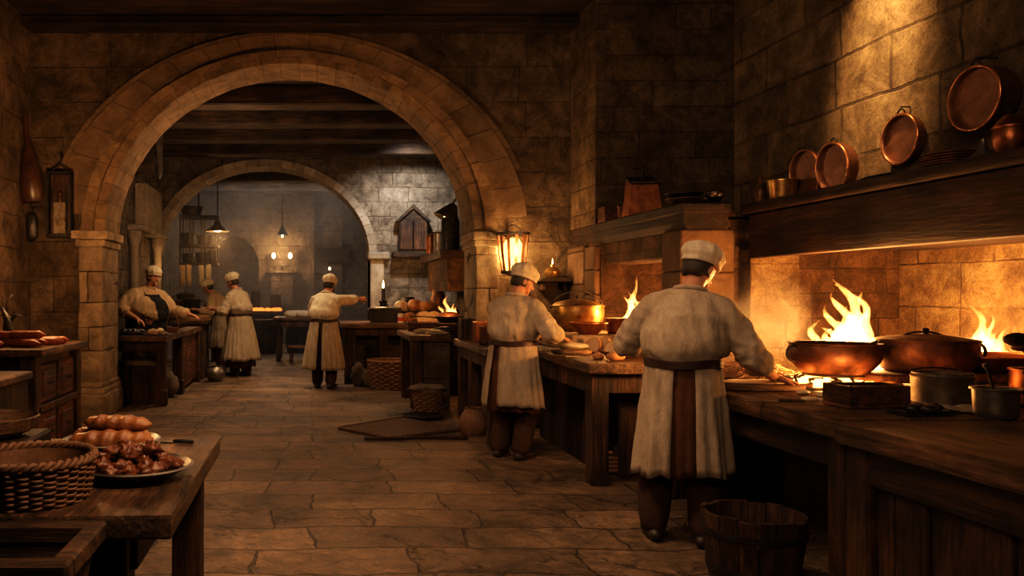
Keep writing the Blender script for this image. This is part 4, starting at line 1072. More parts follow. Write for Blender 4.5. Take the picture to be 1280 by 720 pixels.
table('stone_counter', 'masonry-fronted counter passing through the arch, topped with white roots', 'counter', 1.20, 1.70, 9.75, 11.3, 0.90, 0.075,
      legs=((1.28, 10.9), (1.28, 9.84)), lw=0.13, mt=WTOP, panels=(((1.36, 9.80, 0.0), (1.69, 11.25, 0.82), ST_BACK, 'masonry_base'),))
table('far_counter', 'long counter the outstretched cook reaches across, with a candle at the back', 'counter', 0.46, 2.45, 12.45, 13.75, 0.95, 0.08,
      legs=((0.58, 12.58), (1.12, 12.56)), lw=0.14, mt=WTOPX, aprons=(((0.5, 12.53), (2.2, 12.53)),), ah=0.12, panels=(((0.7, 12.85, 0), (2.4, 13.7, 0.87), ST_BACK, 'masonry_base'),))
table('plank_table', 'thick-topped table at the lower left carrying two dishes and a basket', 'table', -1.60, -0.415, 2.35, 3.63, 0.75, 0.075,
      legs=((-0.62, 2.48), (-0.53, 3.42), (-1.45, 2.48), (-1.45, 3.45)), lw=0.12, mt=WTOP, aprons=(((-0.56, 2.5), (-0.56, 3.4)), ((-1.4, 2.44), (-0.6, 2.44))), ah=0.13)
# left cabinet
cb_ = thing('sideboard', 'dark sideboard with panelled drawers against the left wall, loaded with sausages', 'cabinet', (-3.2, 6.35, 0))
bm = BM(); box(bm, (0, 0, 0.90), (1.06, 1.30, 0.96), bevel=0.01, seg=2); subd(bm, 1); jitter(bm, 0.005, 3)
for v in bm.verts: v.co.z = min(v.co.z, 0.96)
obj('top_board', bm, WTOP, cb_)
bm = BM(); box(bm, (0.02, 0.06, 0.0), (0.93, 1.24, 0.90)); obj('carcass', bm, WDARKX, cb_)
for y in (0.03, 1.16):
    bm = BM(); box(bm, (0.86, y, 0), (1.0, y + 0.12, 0.90), bevel=0.01); obj('post', bm, WLEG, cb_)
for z0, z1 in ((0.50, 0.82), (0.08, 0.42)):
    for y0 in (0.18, 0.68):
        bm = BM(); box(bm, (0.92, y0, z0), (0.975, y0 + 0.44, z1), bevel=0.012); box(bm, (0.96, y0 + 0.07, z0 + 0.06), (0.988, y0 + 0.37, z1 - 0.06), bevel=0.01); d = obj('drawer', bm, WRED, cb_)
        bm = BM(); ringhandle(bm, (0.985, y0 + 0.22, (z0 + z1) / 2), 0.045, 0.008, (1, 0, 0)); obj('drawer_handle', bm, IRON, d)
bm = BM(); box(bm, (0.9, 0.1, 0.43), (1.0, 1.2, 0.49), bevel=0.008); obj('rail', bm, WLEG, cb_)
# low chest in front of the sideboard
ch_ = thing('low_chest', 'low wooden chest at the left edge, in front of the sideboard', 'chest', (-2.98, 5.45, 0))
bm = BM(); box(bm, (0, 0, 0), (0.80, 0.70, 0.75), bevel=0.012); obj('body', bm, WDARKX, ch_)
bm = BM(); box(bm, (-0.02, -0.02, 0.75), (0.83, 0.72, 0.81), bevel=0.01); obj('lid', bm, WTOPX, ch_)
# stout cook's table
tb_ = thing('work_table', 'dark table with boxed side beside the arch pier, in front of the stout cook', 'table', (-2.93, 9.98, 0))
bm = BM(); prism(bm, [(0, 0), (1.11, 0), (1.14, 3.0), (0.92, 3.0), (0.90, 1.45), (0, 1.30)], 0.81, 0.88); subd(bm, 1)
obj('tabletop', bm, WTOP, tb_)
for x, y in ((1.03, 0.10), (0.08, 0.1), (1.05, 1.30), (1.06, 2.9)):
    bm = BM(); box(bm, (x - 0.06, y - 0.06, 0), (x + 0.06, y + 0.06, 0.81), bevel=0.01); box(bm, (x - 0.075, y - 0.075, 0), (x + 0.075, y + 0.075, 0.2), bevel=0.012); obj('leg', bm, WLEG, tb_)
bm = BM(); box(bm, (0.05, 0.06, 0.68), (1.05, 0.11, 0.81), bevel=0.006); obj('apron_board', bm, WLEG, tb_)
bm = BM(); box(bm, (1.02, 1.36, 0.06), (1.07, 2.84, 0.80), bevel=0.006); obj('side_panel', bm, WRED, tb_)
t = thing('tall_bin', 'tapered wooden bin with a cloth on top, under the stout cook\'s table', 'bin', (-2.30, 10.35, 0))
bm = BM(); rings = [[Vector((x * f, y * f, z)) for x, y in ((-.34, -.22), (.34, -.22), (.34, .22), (-.34, .22))] for z, f in ((0, .86), (0.5, 1.0), (0.5, .93), (0.05, .8))]; loft(bm, rings); obj('bin_body', bm, WDARKX, t)
bm = BM(); lump(bm, (0, 0, 0.47), (0.30, 0.19, 0.09), 3, 0.35, n=20, m=12); obj('cloth', bm, SACK, t)
solid('sack', 'small pale sack slumped behind the leg of the stout cook\'s table', 'sack', (-1.98, 10.9, 0), (lambda b: (lump(b, (0, 0, 0.17), (0.15, 0.13, 0.18), 2, 0.3, 2.5, 18, 12), [setattr(v.co, 'z', max(v.co.z, 0)) for v in b.verts], b)[2])(BM()), SACK, smooth=180)
pot('clay_jug', 'round jug on the floor past the end of the stout cook\'s table', 'jug', (-1.56, 12.9, 0), 0.10, 0.24, 0.10, PEWTER, ears=(0.0,), belly=0.06)
# third room tables
table('far_table', 'table with loaves in the hazy back room, behind the outstretched cook', 'table', -0.80, 0.55, 16.6, 17.8, 0.92, 0.07, legs=((-0.7, 16.7), (0.45, 16.7), (-0.7, 17.7), (0.45, 17.7)), lw=0.09, mt=WTOPX, aprons=(((-0.7, 16.66), (0.45, 16.66)),))
table('far_bench', 'low bench below the loaf table in the hazy back room', 'bench', -0.5, 0.35, 16.15, 16.5, 0.36, 0.05, legs=((-0.42, 16.3), (0.27, 16.3)), lw=0.08, mt=WTOPX)
table('range_table', 'dark range with glowing coals deep in the hazy back room', 'range', -1.65, -0.75, 20.0, 21.0, 0.98, 0.08, legs=((-1.55, 20.1), (-0.85, 20.1)), lw=0.1, mt=WTOPX, panels=(((-1.6, 20.15, 0), (-0.8, 20.95, 0.9), SOOT, 'masonry_base'),))
table('serving_table', 'table heaped with pots behind the stout cook', 'table', -3.4, -1.95, 16.6, 17.7, 0.95, 0.07, legs=((-3.3, 16.7), (-2.05, 16.7), (-3.3, 17.6), (-2.05, 17.6)), lw=0.1, mt=WTOPX, aprons=(((-3.3, 16.66), (-2.05, 16.66)),))
solid('tray_stand', 'brick block with boards on top, between the stout cook and the long-aproned cook', 'stand', (-2.05, 13.55, 0), (lambda b: (box(b, (-0.26, -0.35, 0), (0.26, 0.35, 0.90), bevel=0.015), box(b, (-0.30, -0.38, 0.90), (0.32, 0.38, 0.96), bevel=0.01), b)[2])(BM()), SOOT)
crate('wooden_tray', 'shallow wooden tray below the long-aproned cook\'s hands', 'tray', (-1.98, 13.58, 0.96), 0.52, 0.46, 0.09, WPALE, 0.015)

# ================================================================== BIG HEARTH
def fire(name, label, loc, h, r, n, strength, seed, spread=1.0, lean=0.0, flat=1.0):
    rng = random.Random(seed); bm = BM()
    for k in range(n):
        c = 0.0 if k == 0 else rng.uniform(-1, 1)
        a = rng.uniform(0, TAU)
        x0 = c * r * spread; y0 = rng.uniform(-0.6, 0.6) * r * flat
        hh = h * (1.0 if k == 0 else rng.uniform(0.55, 0.95) * (1 - 0.30 * abs(c)))
        rr = r * (0.34 if k == 0 else rng.uniform(0.20, 0.32)); ph = rng.uniform(0, 6); pts, rad = [], []
        m = 16
        for i in range(m + 1):
            t = i / m
            w_ = 0.34 * r * t * math.sin(ph + t * 5.5) + 0.16 * r * t * math.sin(ph * 2 + t * 13)
            pts.append(Vector((x0 * (1 - 0.35 * t) + w_ + lean * t * t * h, y0 * (1 - 0.3 * t) + 0.2 * r * t * math.cos(ph + t * 6), t * hh)))
            q = rr * (0.62 + 0.55 * math.sin(min(1, t * 2.6) * PI * 0.62)) * (1 - t) ** 0.85 * (1 + 0.18 * math.sin(ph + t * 19))
            rad.append((max(0.0035, q), max(0.0035, q * 0.8)))
        tube(bm, pts, rad, 10, rounded=False)
    me = remesh(bm, max(0.007, r * 0.06), 2, 0.4)
    o = link(name, me, flame_mat(name + '_gas', strength, 0.0, h), None, loc, 0, 180)
    return tag(o, label, 'fire')
cc = P(1046, 455, 4.75)
# ember bed under the first cauldron
bx, by = 3.12, 4.78
em = thing('ember_bed', 'bed of glowing embers and charcoal sticks under the open cauldron', 'embers', (bx, by, ZK))
bm = BM(); lump(bm, (0, 0, 0.0), (0.36, 0.30, 0.030), 4, 0.3, 3, 26, 12)
for v in bm.verts: v.co.z = max(v.co.z, 0.001)
obj('ash', bm, COAL, em)
rng = random.Random(3)
bm = BM(); bm2 = BM()
for k in range(54):
    a = rng.uniform(0, TAU); rr = 0.33 * math.sqrt(rng.random()); p_ = Vector((rr * math.cos(a), rr * math.sin(a) * 0.9 - 0.02, 0.024 + rng.uniform(0, 0.012)))
    d = Vector((rng.uniform(-1, 1), rng.uniform(-1, 1), rng.uniform(-0.15, 0.3))).normalized() * rng.uniform(0.02, 0.075)
    tube(bm if k % 3 else bm2, [p_ - d, p_ + d * 0.2 + Vector((0, 0, 0.004)), p_ + d], [0.007, 0.009, 0.005], 6)
for k in range(34):
    a = rng.uniform(0, TAU); rr = 0.26 * math.sqrt(rng.random()); lump(bm2, (rr * math.cos(a), rr * math.sin(a) - 0.05, 0.026), (0.034, 0.026, 0.020), k, 0.5, n=8, m=6)
obj('charcoal_sticks', bm, COAL, em)['kind'] = 'stuff'; obj('glowing_embers', bm2, EMBER, em)['kind'] = 'stuff'
tv = thing('trivet', 'black iron trivet carrying the open cauldron over the embers', 'trivet', (bx, by, ZK))
bm = BM(); torus(bm, (0, 0, 0.072), 0.15, 0.008, 28, 8); obj('ring', bm, IRON, tv)
for k in range(3):
    a = TAU * k / 3 + 0.5; bm = BM(); tube(bm, [Vector((0.15 * math.cos(a), 0.15 * math.sin(a), 0.07)), Vector((0.20 * math.cos(a), 0.20 * math.sin(a), 0.03)), Vector((0.21 * math.cos(a), 0.21 * math.sin(a), 0.004))], 0.008, 8); obj('leg', bm, IRON, tv)
pot('cauldron', 'wide open copper cauldron with two ear handles, over the embers', 'cauldron', (bx, by, ZK + 0.08), 0.232, 0.175, 0.175, COPPERD, ears=(0.15, PI + 0.0), belly=0.03, fill=basic('broth', (0.06, 0.025, 0.012), None, 0.2))
fire('cooking_fire', 'tall bright flames leaping behind the open cauldron', (3.46, 5.14, ZK + 0.02), 0.68, 0.20, 20, 150, 11, 0.8, -0.04)
# ledge plank and second pot
pl = solid('ledge_plank', 'thick charred plank holding the lidded cauldron', 'plank', (3.62, 4.70, ZK), (lambda b: (box(b, (-0.40, -0.17, 0.045), (0.40, 0.17, 0.095), bevel=0.01), box(b, (-0.36, -0.15, 0), (-0.26, 0.15, 0.045)), box(b, (0.26, -0.15, 0), (0.36, 0.15, 0.045)), b)[3])(BM()), WRED)
t = pot('cauldron', 'lidded copper cauldron with an arched lid handle, on the plank', 'cauldron', (3.62, 4.72, ZK + 0.095), 0.250, 0.18, 0.215, COPPERD, ears=(-0.25, PI - 0.2), lid=0.035, belly=0.015)
bm = BM(); tube(bm, [Vector((0.15 * math.cos(a), 0.02, 0.172 + 0.062 * math.sin(a))) for a in [PI * k / 14 for k in range(15)]], 0.006, 8); obj('lid_handle', bm, IRON, t)
# shallow pan at the right edge
stand = solid('pan_stand', 'iron ring stand under the wide copper pan at the right edge', 'trivet', (4.06, 4.78, ZK), (lambda b: (torus(b, (0, 0, 0.062), 0.17, 0.008, 24, 8), [tube(b, [(0.17 * math.cos(a), 0.17 * math.sin(a), 0.06), (0.19 * math.cos(a), 0.19 * math.sin(a), 0.0)], 0.008, 8) for a in (0.3, 2.4, 4.5)], b)[2])(BM()), IRON)
pot('wide_pan', 'wide shallow copper pan at the right edge, flames behind it', 'pan', (4.06, 4.78, ZK + 0.07), 0.30, 0.115, 0.17, COPPER)
fire('cooking_fire', 'flames rising behind the wide copper pan at the right edge', (4.36, 5.18, ZK + 0.02), 0.50, 0.16, 14, 150, 23, 0.75)
em2 = thing('ember_bed', 'heap of dark charcoal beside the wide copper pan', 'charcoal', (3.52, 4.22, ZK))
for k in range(26):
    bm = BM(); a = rng.uniform(0, TAU); rr = 0.13 * math.sqrt(rng.random()); lump(bm, (rr * math.cos(a), rr * math.sin(a) * 0.8, 0.02 + 0.075 * (1 - rr / 0.14)), (rng.uniform(.022, .042), rng.uniform(.018, .03), rng.uniform(.016, .026)), k, 0.5, n=8, m=6)
    obj('coal', bm, COAL if k % 9 else EMBER, em2)
# straw heap beyond the cook's board
hp = S(930, 446, ZK)
bm = BM()
for k in range(260):
    a = rng.uniform(0, TAU); rr = 0.30 * math.sqrt(rng.random()); z = 0.13 * (1 - rr / 0.30) * rng.random(); p_ = Vector((rr * math.cos(a), rr * 0.7 * math.sin(a), z + 0.006))
    d = Vector((rng.uniform(-1, 1), rng.uniform(-1, 1), rng.uniform(-0.12, 0.25))).normalized() * rng.uniform(0.05, 0.12)
    tube(bm, [p_ - d, p_ + Vector((0, 0, 0.012)), p_ + d], 0.003, 5)
for v in bm.verts: v.co.z = max(v.co.z, 0.001)
solid('kindling', 'heap of straw and twigs behind the nearest cook\'s board', 'kindling', (2.92, 5.28, ZK), bm, basic('straw', (0.38, 0.22, 0.09), (0.2, 0.1, 0.04), 0.7), kind='stuff', smooth=180)
# board under the cook's hand
pb = S(946, 487, ZK)
bd = thing('chopping_board', 'long oval board with dark edge under the nearest cook\'s right hand', 'board', (2.60, 4.66, ZK))
bm = BM(); rings = []
pts = [(0.245 * math.copysign(abs(math.cos(a)) ** 0.75, math.cos(a)), 0.155 * math.copysign(abs(math.sin(a)) ** 0.75, math.sin(a))) for a in [TAU * k / 40 for k in range(40)]]
loft(bm, [[Vector((x * f, y * f, z)) for x, y in pts] for f, z in ((0.94, 0.0), (1.0, 0.008), (1.0, 0.026), (0.95, 0.034))]); obj('board', bm, WTOPX, bd)
bm = BM(); box(bm, (0.23, -0.03, 0.008), (0.38, 0.03, 0.028), bevel=0.008); obj('handle', bm, WTOPX, bd)
bm = BM(); lump(bm, (-0.02, 0.01, 0.040), (0.19, 0.11, 0.010), 3, 0.25, 2, 24, 8); solid('dough', 'flat pale dough on the nearest cook\'s board', 'dough', (2.60, 4.66, ZK), bm, DOUGH, smooth=180)
# small things on the counter edge
for i, (px, py, rz_, lab) in enumerate(((1004, 494, 0.3, 'pale wooden spoon by the counter edge, leftmost of three'), (1026, 497, 1.2, 'pale round-bowled spoon in the middle of three on the counter'), (1012, 503, -0.2, 'pale wooden spoon nearest the counter edge, below two others'))):
    bm = BM(); lump(bm, (0, 0, 0.016), (0.042, 0.028, 0.014), i, 0.1, n=14, m=8); tube(bm, [(0.03, 0, 0.016), (0.10, 0.005, 0.014), (0.17, 0.0, 0.009)], [0.008, 0.006, 0.007], 8)
    solid('wooden_spoon', lab, 'spoon', S(px, py, ZK), bm, WHITEV, rz_, smooth=180)
bm = BM(); torus(bm, (0, 0, 0.009), 0.035, 0.008, 22, 8); solid('iron_ring', 'small iron ring lying between the spoons and the wooden box', 'ring', S(1052, 499, ZK), bm, PEWTER, smooth=180)
crate('wooden_box', 'open-topped brown wooden box standing in front of the open cauldron', 'box', (2.72, 3.93, ZK), 0.31, 0.19, 0.11, WRED, 0.022, 0.06)
sk = thing('skewer_tray', 'wire tray with dark roast morsels in front of the wooden box', 'tray', (2.78, 3.66, ZK), 0.1)
bm = BM(); pts = [Vector((x, y, 0.022)) for x, y in ((-0.13, -0.07), (0.13, -0.07), (0.13, 0.07), (-0.13, 0.07), (-0.13, -0.07))]
tube(bm, pts, 0.005, 6); tube(bm, [Vector((p.x * .85, p.y * .85, 0.005)) for p in pts], 0.004, 6)
for k in range(7): x = -0.11 + k * 0.036; tube(bm, [(x, -0.068, 0.022), (x * .85, -0.058, 0.005), (x * .85, 0.058, 0.005), (x, 0.068, 0.022)], 0.003, 6)
obj('wire_frame', bm, IRON, sk)
for k, (x, y) in enumerate(((-0.03, 0.0), (0.02, 0.025), (0.045, -0.02), (0.0, -0.035), (0.085, 0.01))):
    bm = BM(); lump(bm, (0, 0, 0.02), (0.036, 0.026, 0.02), k + 3, 0.4, 2.2, 12, 8)
    solid('roast_morsel', 'charred morsel on the wire skewer tray', 'meat', Vector((2.78, 3.66, ZK + 0.009)) + RZ(0.1) @ Vector((x, y, 0)), bm, BLACKF, 0.5 * k, 'morsels on the skewer tray', 180)
cn = thing('tin_can', 'dented cylindrical metal can with a rolled rim, beside the charcoal heap', 'can', (3.20, 4.06, ZK))
bm = BM(); lathe(bm, [(0, 0), (.125, 0), (.13, .006), (.13, .13), (.135, .138), (.125, .15), (.128, .156), (.118, .156), (.118, .012), (0, .012)], 32); jitter(bm, .004, 9); obj('can_body', bm, TIN, cn)
bm = BM(); tube(bm, [Vector((.128 * math.cos(a), .05 + .02 * math.sin(a), .152 + .02 * math.sin(a))) for a in [PI * k / 12 for k in range(13)]], .004, 6); obj('bail_handle', bm, IRON, cn)
bm = BM(); n = 26; vs = [[None] * n for _ in range(n)]
for i in range(n):
    for j in range(n):
        u, v = i / (n - 1) - .5, j / (n - 1) - .5; q = Vector((u * 5, v * 5, 1.7))
        vs[i][j] = bm.verts.new((u * .40 + .03 * mnoise.noise(q), v * .26 + .04 * mnoise.noise(q + Vector((4, 4, 4))), .006 + .045 * max(0, mnoise.noise(q * 1.1 + Vector((2, 7, 1))) + .25) * (1 - 1.2 * max(abs(u), abs(v)))))
for i in range(n - 1):
    for j in range(n - 1): bm.faces.new((vs[i][j], vs[i + 1][j], vs[i + 1][j + 1], vs[i][j + 1]))
bmesh.ops.solidify(bm, geom=bm.faces[:], thickness=.004)
for v in bm.verts: v.co.z = max(v.co.z, 0.002)
solid('crumpled_cloth', 'crumpled pale cloth on the counter in front of the tin can', 'cloth', (3.03, 3.78, ZK), bm, WHITE, -.5, smooth=180)
pot('cup', 'plain metal cup with a dark spoon in it, nearest the right edge', 'cup', (3.06, 3.58, ZK), .085, .125, .08, PEWTER, ears=(-0.2,))
bm = BM(); tube(bm, [(0, 0.0, .02), (-.03, -.01, .12), (-.06, -.02, .20), (-.075, -.02, .23)], [.006, .005, .006, .012], 8); solid('dark_spoon', 'dark spoon leaning in the plain metal cup', 'spoon', (3.07, 3.58, ZK + .01), bm, IRON, smooth=180)
pot('small_kettle', 'small copper kettle behind the plain metal cup', 'kettle', (3.62, 4.00, ZK), .10, .17, .085, COPPER, bail=(0.4, .05), belly=.01)
bm = BM(); tube(bm, [(0.02, 0, .03), (0, 0, .15), (-.03, 0, .24), (-.045, .0, .265)], [.007, .006, .006, .007], 8); lathe(bm, [(0, 0), (.03, .004), (.042, .018), (.045, .03), (.04, .028), (.0, .012)], 18, (-.055, 0, .255)); solid('ladle', 'ladle standing upright in the small copper kettle', 'ladle', (3.60, 4.00, ZK + .01), bm, COPPERD, smooth=180)
# ladle hung on a chain from the beam at the right edge
lx = P(1276, 422, 4.15)
hl = thing('hanging_ladle', 'long black ladle hanging by a chain from the beam at the right edge', 'ladle', (lx.x + 0.02, 4.15, lx.z))
bm = BM(); lump(bm, (-0.03, 0, -.01), (.075, .045, .035), 2, .1, n=18, m=10); tube(bm, [(.03, 0, 0), (.14, 0, .03), (.3, 0, .05), (.34, 0, .055)], [.016, .010, .009, .010], 8); obj('ladle_bowl', bm, IRON, hl, smooth=180)
bm = BM(); z = 0.03
while z < 1.74 - lx.z - 0.01:
    torus(bm, (0.02, 0, z + .016), .014, .004, 12, 6, RX(PI / 2) if int(z * 50) % 2 else RY(PI / 2)); z += .024
obj('chain', bm, IRON, hl)
# ================================================================== PANS OVER THE BIG HEARTH
ZM = 2.10
MX = Matrix.Rotation(-PI / 2, 3, 'Y')          # +z of the pan turned to face -x
RIMC = basic('polished_copper', (0.75, 0.36, 0.16), (0.5, 0.2, 0.09), 0.28, 0.9)
FACEC = basic('dull_copper_face', (0.26, 0.12, 0.062), (0.12, 0.05, 0.026), 0.42, 0.55, 12, 0.004, 26)
def wallpan(label, px, py, X, r, depth, tilt=0.0, yaw=0.0, group=None, hook=True, z=None, mat=FACEC):
    Y = X / ((px - VX) / 1000.0); zc = H0 + (HZ - py) * Y / 1000.0 if z is None else z
    t = thing('copper_pan', label, 'pan', (X, Y, zc), yaw, group)
    R = RY(tilt) @ MX
    bm = BM(); lathe(bm, [(0, -depth), (r * .93, -depth), (r * .97, -depth + .012), (r, 0), (r + .004, .006), (r - .006, .008), (r - .012, 0), (r * .93, -.022), (0, -.028)], 44, (0, 0, 0), R); obj('pan_body', bm, mat, t, smooth=40)
    bm = BM(); torus(bm, (0, 0, 0), r, .009, 48, 8, R); obj('rim', bm, RIMC, t, smooth=180)
    bm = BM()
    pts = [Vector((.012, .032 * math.cos(a), r + .036 * math.sin(a))) for a in [PI * k / 10 for k in range(11)]]
    tube(bm, pts, .006, 8); obj('handle', bm, IRON, t)
    if hook:
        bm = BM(); tube(bm, [(.012, 0, r + .03), (.012, 0, r + .05), (3.76 - X, 0, r + .05)], .005, 8); obj('wall_hook', bm, IRON, t)
    return t
wallpan('large copper pan hung highest at the far right of the mantel beam', 1217, 123, 3.62, .172, .12)
wallpan('copper pan hung alone above the middle of the mantel beam', 1124, 174, 3.68, .153, .06)
wallpan('front one of two copper pans leaning at the left of the mantel beam', 1040, 203, 3.60, .168, .08, tilt=-.08, hook=False, z=ZM + .178)
wallpan('rear one of two copper pans leaning at the left of the mantel beam', 1006, 203, 3.64, .176, .05, tilt=-.10, hook=False, z=ZM + .188)
pot('brass_pot', 'small shiny brass pot at the left end of the mantel beam', 'pot', (3.55, 6.04, ZM), .105, .15, .085, BRASS, ears=(2.6,))
bm = BM(); lathe(bm, [(0, 0), (.035, 0), (.042, .06), (.036, .13), (.016, .16), (.015, .19), (.019, .2), (0, .2)], 18); solid('bottle', 'slim dark bottle left of the small brass pot', 'bottle', (3.44, 6.14, ZM), bm, COPPERD)
bm = BM(); lump(bm, (0, 0, .014), (.10, .22, .014), 5, .2, 3, 24, 8); solid('griddle', 'flat dark griddle lying below the middle hanging pan', 'griddle', (3.48, 4.80, ZM), bm, IRON, .1, smooth=180)
for k in range(5):
    bm = BM(); lathe(bm, [(0, 0), (.09, 0), (.13, .014), (.13, .02), (.088, .008), (0, .008)], 28)
    solid('wooden_plate', ('lowest', 'second lowest', 'middle', 'second highest', 'topmost')[k] + ' of the stacked plates below the large hanging pan', 'plate', (3.52 + .006 * (k % 2), 4.40 + .004 * (k % 3), ZM + .0145 * k), bm, WRED, group='plates stacked on the mantel beam')
bm = BM(); lathe(bm, [(.075, 0), (.072, .006), (.02, .06), (.012, .11), (.010, .11), (.016, .06), (.068, 0)], 24, closed=True); solid('funnel', 'small grey metal funnel right of the stacked plates', 'funnel', (3.50, 4.17, ZM), bm, PEWTER)
pot('copper_jar', 'round-shouldered copper jar under the large hanging pan', 'jar', (3.50, 4.00, ZM), .072, .13, .06, COPPER, lid=.07, belly=.012)
pot('copper_jar', 'copper jar cut off by the right edge of the picture', 'jar', (3.52, 3.83, ZM), .065, .12, .055, COPPER, belly=.012, lid=.04)
# ================================================================== MIDDLE HEARTH
ZH = 2.13
g = thing('box_grater', 'tall tapered copper box grater with a sloping dark top and T handle', 'grater', (3.06, 7.42, ZH), -.12)
bm = BM(); loft(bm, [[Vector((sx * (.15 - .035 * t) , sy * (.12 - .03 * t), z + (.05 if (sy > 0 and t) else 0) )) for sx, sy in ((-1, -1), (1, -1), (1, 1), (-1, 1))] for t, z in ((0, 0), (1, .30))]); obj('body', bm, COPPER, g)
bm = BM(); box(bm, (-.125, -.11, .32), (.125, .10, .332), rot=RX(.42)); obj('top_plate', bm, IRON, g)
bm = BM(); tube(bm, [(0, 0, .33), (0, 0, .44)], .007, 8); tube(bm, [(-.09, 0, .44), (.09, 0, .44)], .007, 8); obj('handle', bm, IRON, g)
crate('small_box', 'small square wooden box at the left end of the middle mantel', 'box', (3.08, 8.25, ZH), .20, .22, .17, WRED, .015)
bm = BM(); lump(bm, (0, 0, .06), (.07, .06, .06), 4, .4, 2); lump(bm, (.02, 0, .13), (.045, .04, .03), 6, .5, 2); solid('crumpled_rag', 'dark bundle beside the small square box on the middle mantel', 'rag', (3.05, 8.62, ZH), bm, SACK, smooth=180)
pot('jar', 'little dark jar between the small box and the grater', 'jar', (3.08, 7.93, ZH), .05, .13, .045, COPPERD, lid=.03)
basin('serving_dish', 'reddish serving dish at the near end of the middle mantel', 'dish', (3.13, 6.68, ZH), .16, .06, .10, COPPERD)
basin('serving_dish', 'black shallow bowl set in the reddish serving dish', 'bowl', (3.11, 6.70, ZH + .055), .145, .05, .07, IRON)
bm = BM()
for k in range(9): lump(bm, (rng.uniform(-.05, .05), rng.uniform(-.07, .07), rng.uniform(.03, .09)), (.04, .035, .03), k, .5, n=8, m=6)
for v in bm.verts: v.co.z = max(v.co.z, 0)
solid('dried_herbs', 'dark tangle of dried herbs at the right end of the middle mantel', 'herbs', (3.25, 6.45, ZH), bm, BLACKF, kind='stuff', smooth=180)
fire('hearth_fire', 'tall narrow flames in the middle fireplace between the two nearest cooks', (3.04, 7.60, .95), .66, .14, 14, 170, 31, 0.7)
bm = BM()
for k in range(14): a = rng.uniform(0, TAU); tube(bm, [Vector((math.cos(a) * .2, math.sin(a) * .14, .035 + rng.random() * .03)), Vector((-math.cos(a + .4) * .2, -math.sin(a + .4) * .14, .035 + rng.random() * .03))], .022, 8)
for v in bm.verts: v.co.z = max(v.co.z, 0.001)
solid('burning_logs', 'small stack of burning sticks under the middle fireplace flames', 'firewood', (3.14, 7.60, .93), bm, COAL)
# things on the worktable
st = solid('pot_block', 'low stone block under the large lidded brass pot', 'block', (2.60, 7.85, .90), (lambda b: (box(b, (-.33, -.86, 0), (.30, .25, .14), bevel=.012), b)[1])(BM()), ST_BLOCK)
pot('stew_pot', 'large lidded brass pot with a hoop handle behind the second cook', 'pot', (2.60, 7.85, 1.04), .25, .24, .20, BRASS, lid=.07, bail=(0.0, .17), belly=.02)
basin('mixing_bowl', 'wide dark copper bowl in front of the large lidded brass pot', 'bowl', (2.49, 7.22, 1.04), .165, .10, .09, COPPER)
pot('small_pot', 'small straight-sided copper pot right of the wide bowl', 'pot', (2.78, 7.30, 1.04), .095, .135, .08, COPPER)
solid('dough_board', 'thick pale round board under the second cook\'s hands', 'board', (2.20, 6.78, .90), (lambda b: (lathe(b, [(0, 0), (.155, 0), (.165, .01), (.165, .03), (.155, .038), (0, .038)], 36), b)[1])(BM()), WPALE)
bm = BM(); lump(bm, (0, 0, .028), (.12, .09, .03), 2, .2, 1.5, 20, 10); solid('dough', 'rounded pale dough on the second cook\'s board', 'dough', (2.21, 6.77, .936), bm, DOUGH, smooth=180)
def slice_mesh(r, th):
    bm = BM(); pts = [Vector((0, r * math.cos(a) * 1.1, max(-r * .7, r * math.sin(a)) + r * .7)) for a in [TAU * k / 24 for k in range(24)]]
    loft(bm, [[p + Vector((x, 0, 0)) for p in pts] for x in (-th / 2, th / 2)]); return bm
sl = [(741, 441, .4, .5), (752, 441, .2, .8), (764, 443, .5, 1.1), (778, 439, .0, .3)]
for i, (px, py, rz_, tl) in enumerate(sl):
    t = thing('bread_slice', ('first', 'second', 'third', 'fourth')[i] + ' of the bread slices on the worktable, counting from the second cook', 'bread', S(px, py, .90), rz_, 'bread slices on the worktable')
    bm = slice_mesh(.075, .03)
    for v in bm.verts: v.co = RY(tl * .55) @ v.co
    mz = min(v.co.z for v in bm.verts)
    for v in bm.verts: v.co.z -= mz
    cm = bm.copy() if hasattr(bm, 'copy') else None
    obj('crust', bm, CRUST, t)
    bm = slice_mesh(.067, .033)
    for v in bm.verts: v.co = RY(tl * .55) @ (v.co + Vector((0, 0, .006)))
    for v in bm.verts: v.co.z -= mz
    obj('crumb', bm, CRUMB, t)
for i, (px, py, rz_, L_, lab) in enumerate(((770, 450, .5, .17, 'crusty heel of bread near the worktable corner'), (795, 448, -.3, .22, 'round crusty roll at the front of the worktable by the nearest cook'), (748, 449, 1.2, .14, 'small torn bread crust left of the worktable corner'))):
    solid('bread_piece', lab, 'bread', S(px, py, .90), loafmesh(L_, L_ * .62, L_ * .42, i), CRUST, rz_, smooth=180)
def knife(label, loc, rz, L=.26, mat=WLEG):
    t = thing('knife', label, 'knife', loc, rz)
    bm = BM(); prism(bm, [(0, -.016), (L * .6, -.014), (L * .66, .004), (0, .014)], .002, .005); obj('blade', bm, PEWTER, t)
    bm = BM(); tube(bm, [(0, 0, .010), (-L * .2, 0, .011), (-L * .4, 0, .010)], [(.012, .009), (.014, .009), (.011, .009)], 8, ref=(0, 1, 0), rounded=True); obj('handle', bm, mat, t)
knife('knife with a dark handle lying among the bread on the worktable', S(788, 439, .90), 2.6, .3)
knife('knife lying by the left edge of the worktable behind the second cook', S(706, 446, .90), .4, .26)
knife('knife on the big counter below the nearest cook\'s board', S(975, 503, ZK), 2.9, .26)
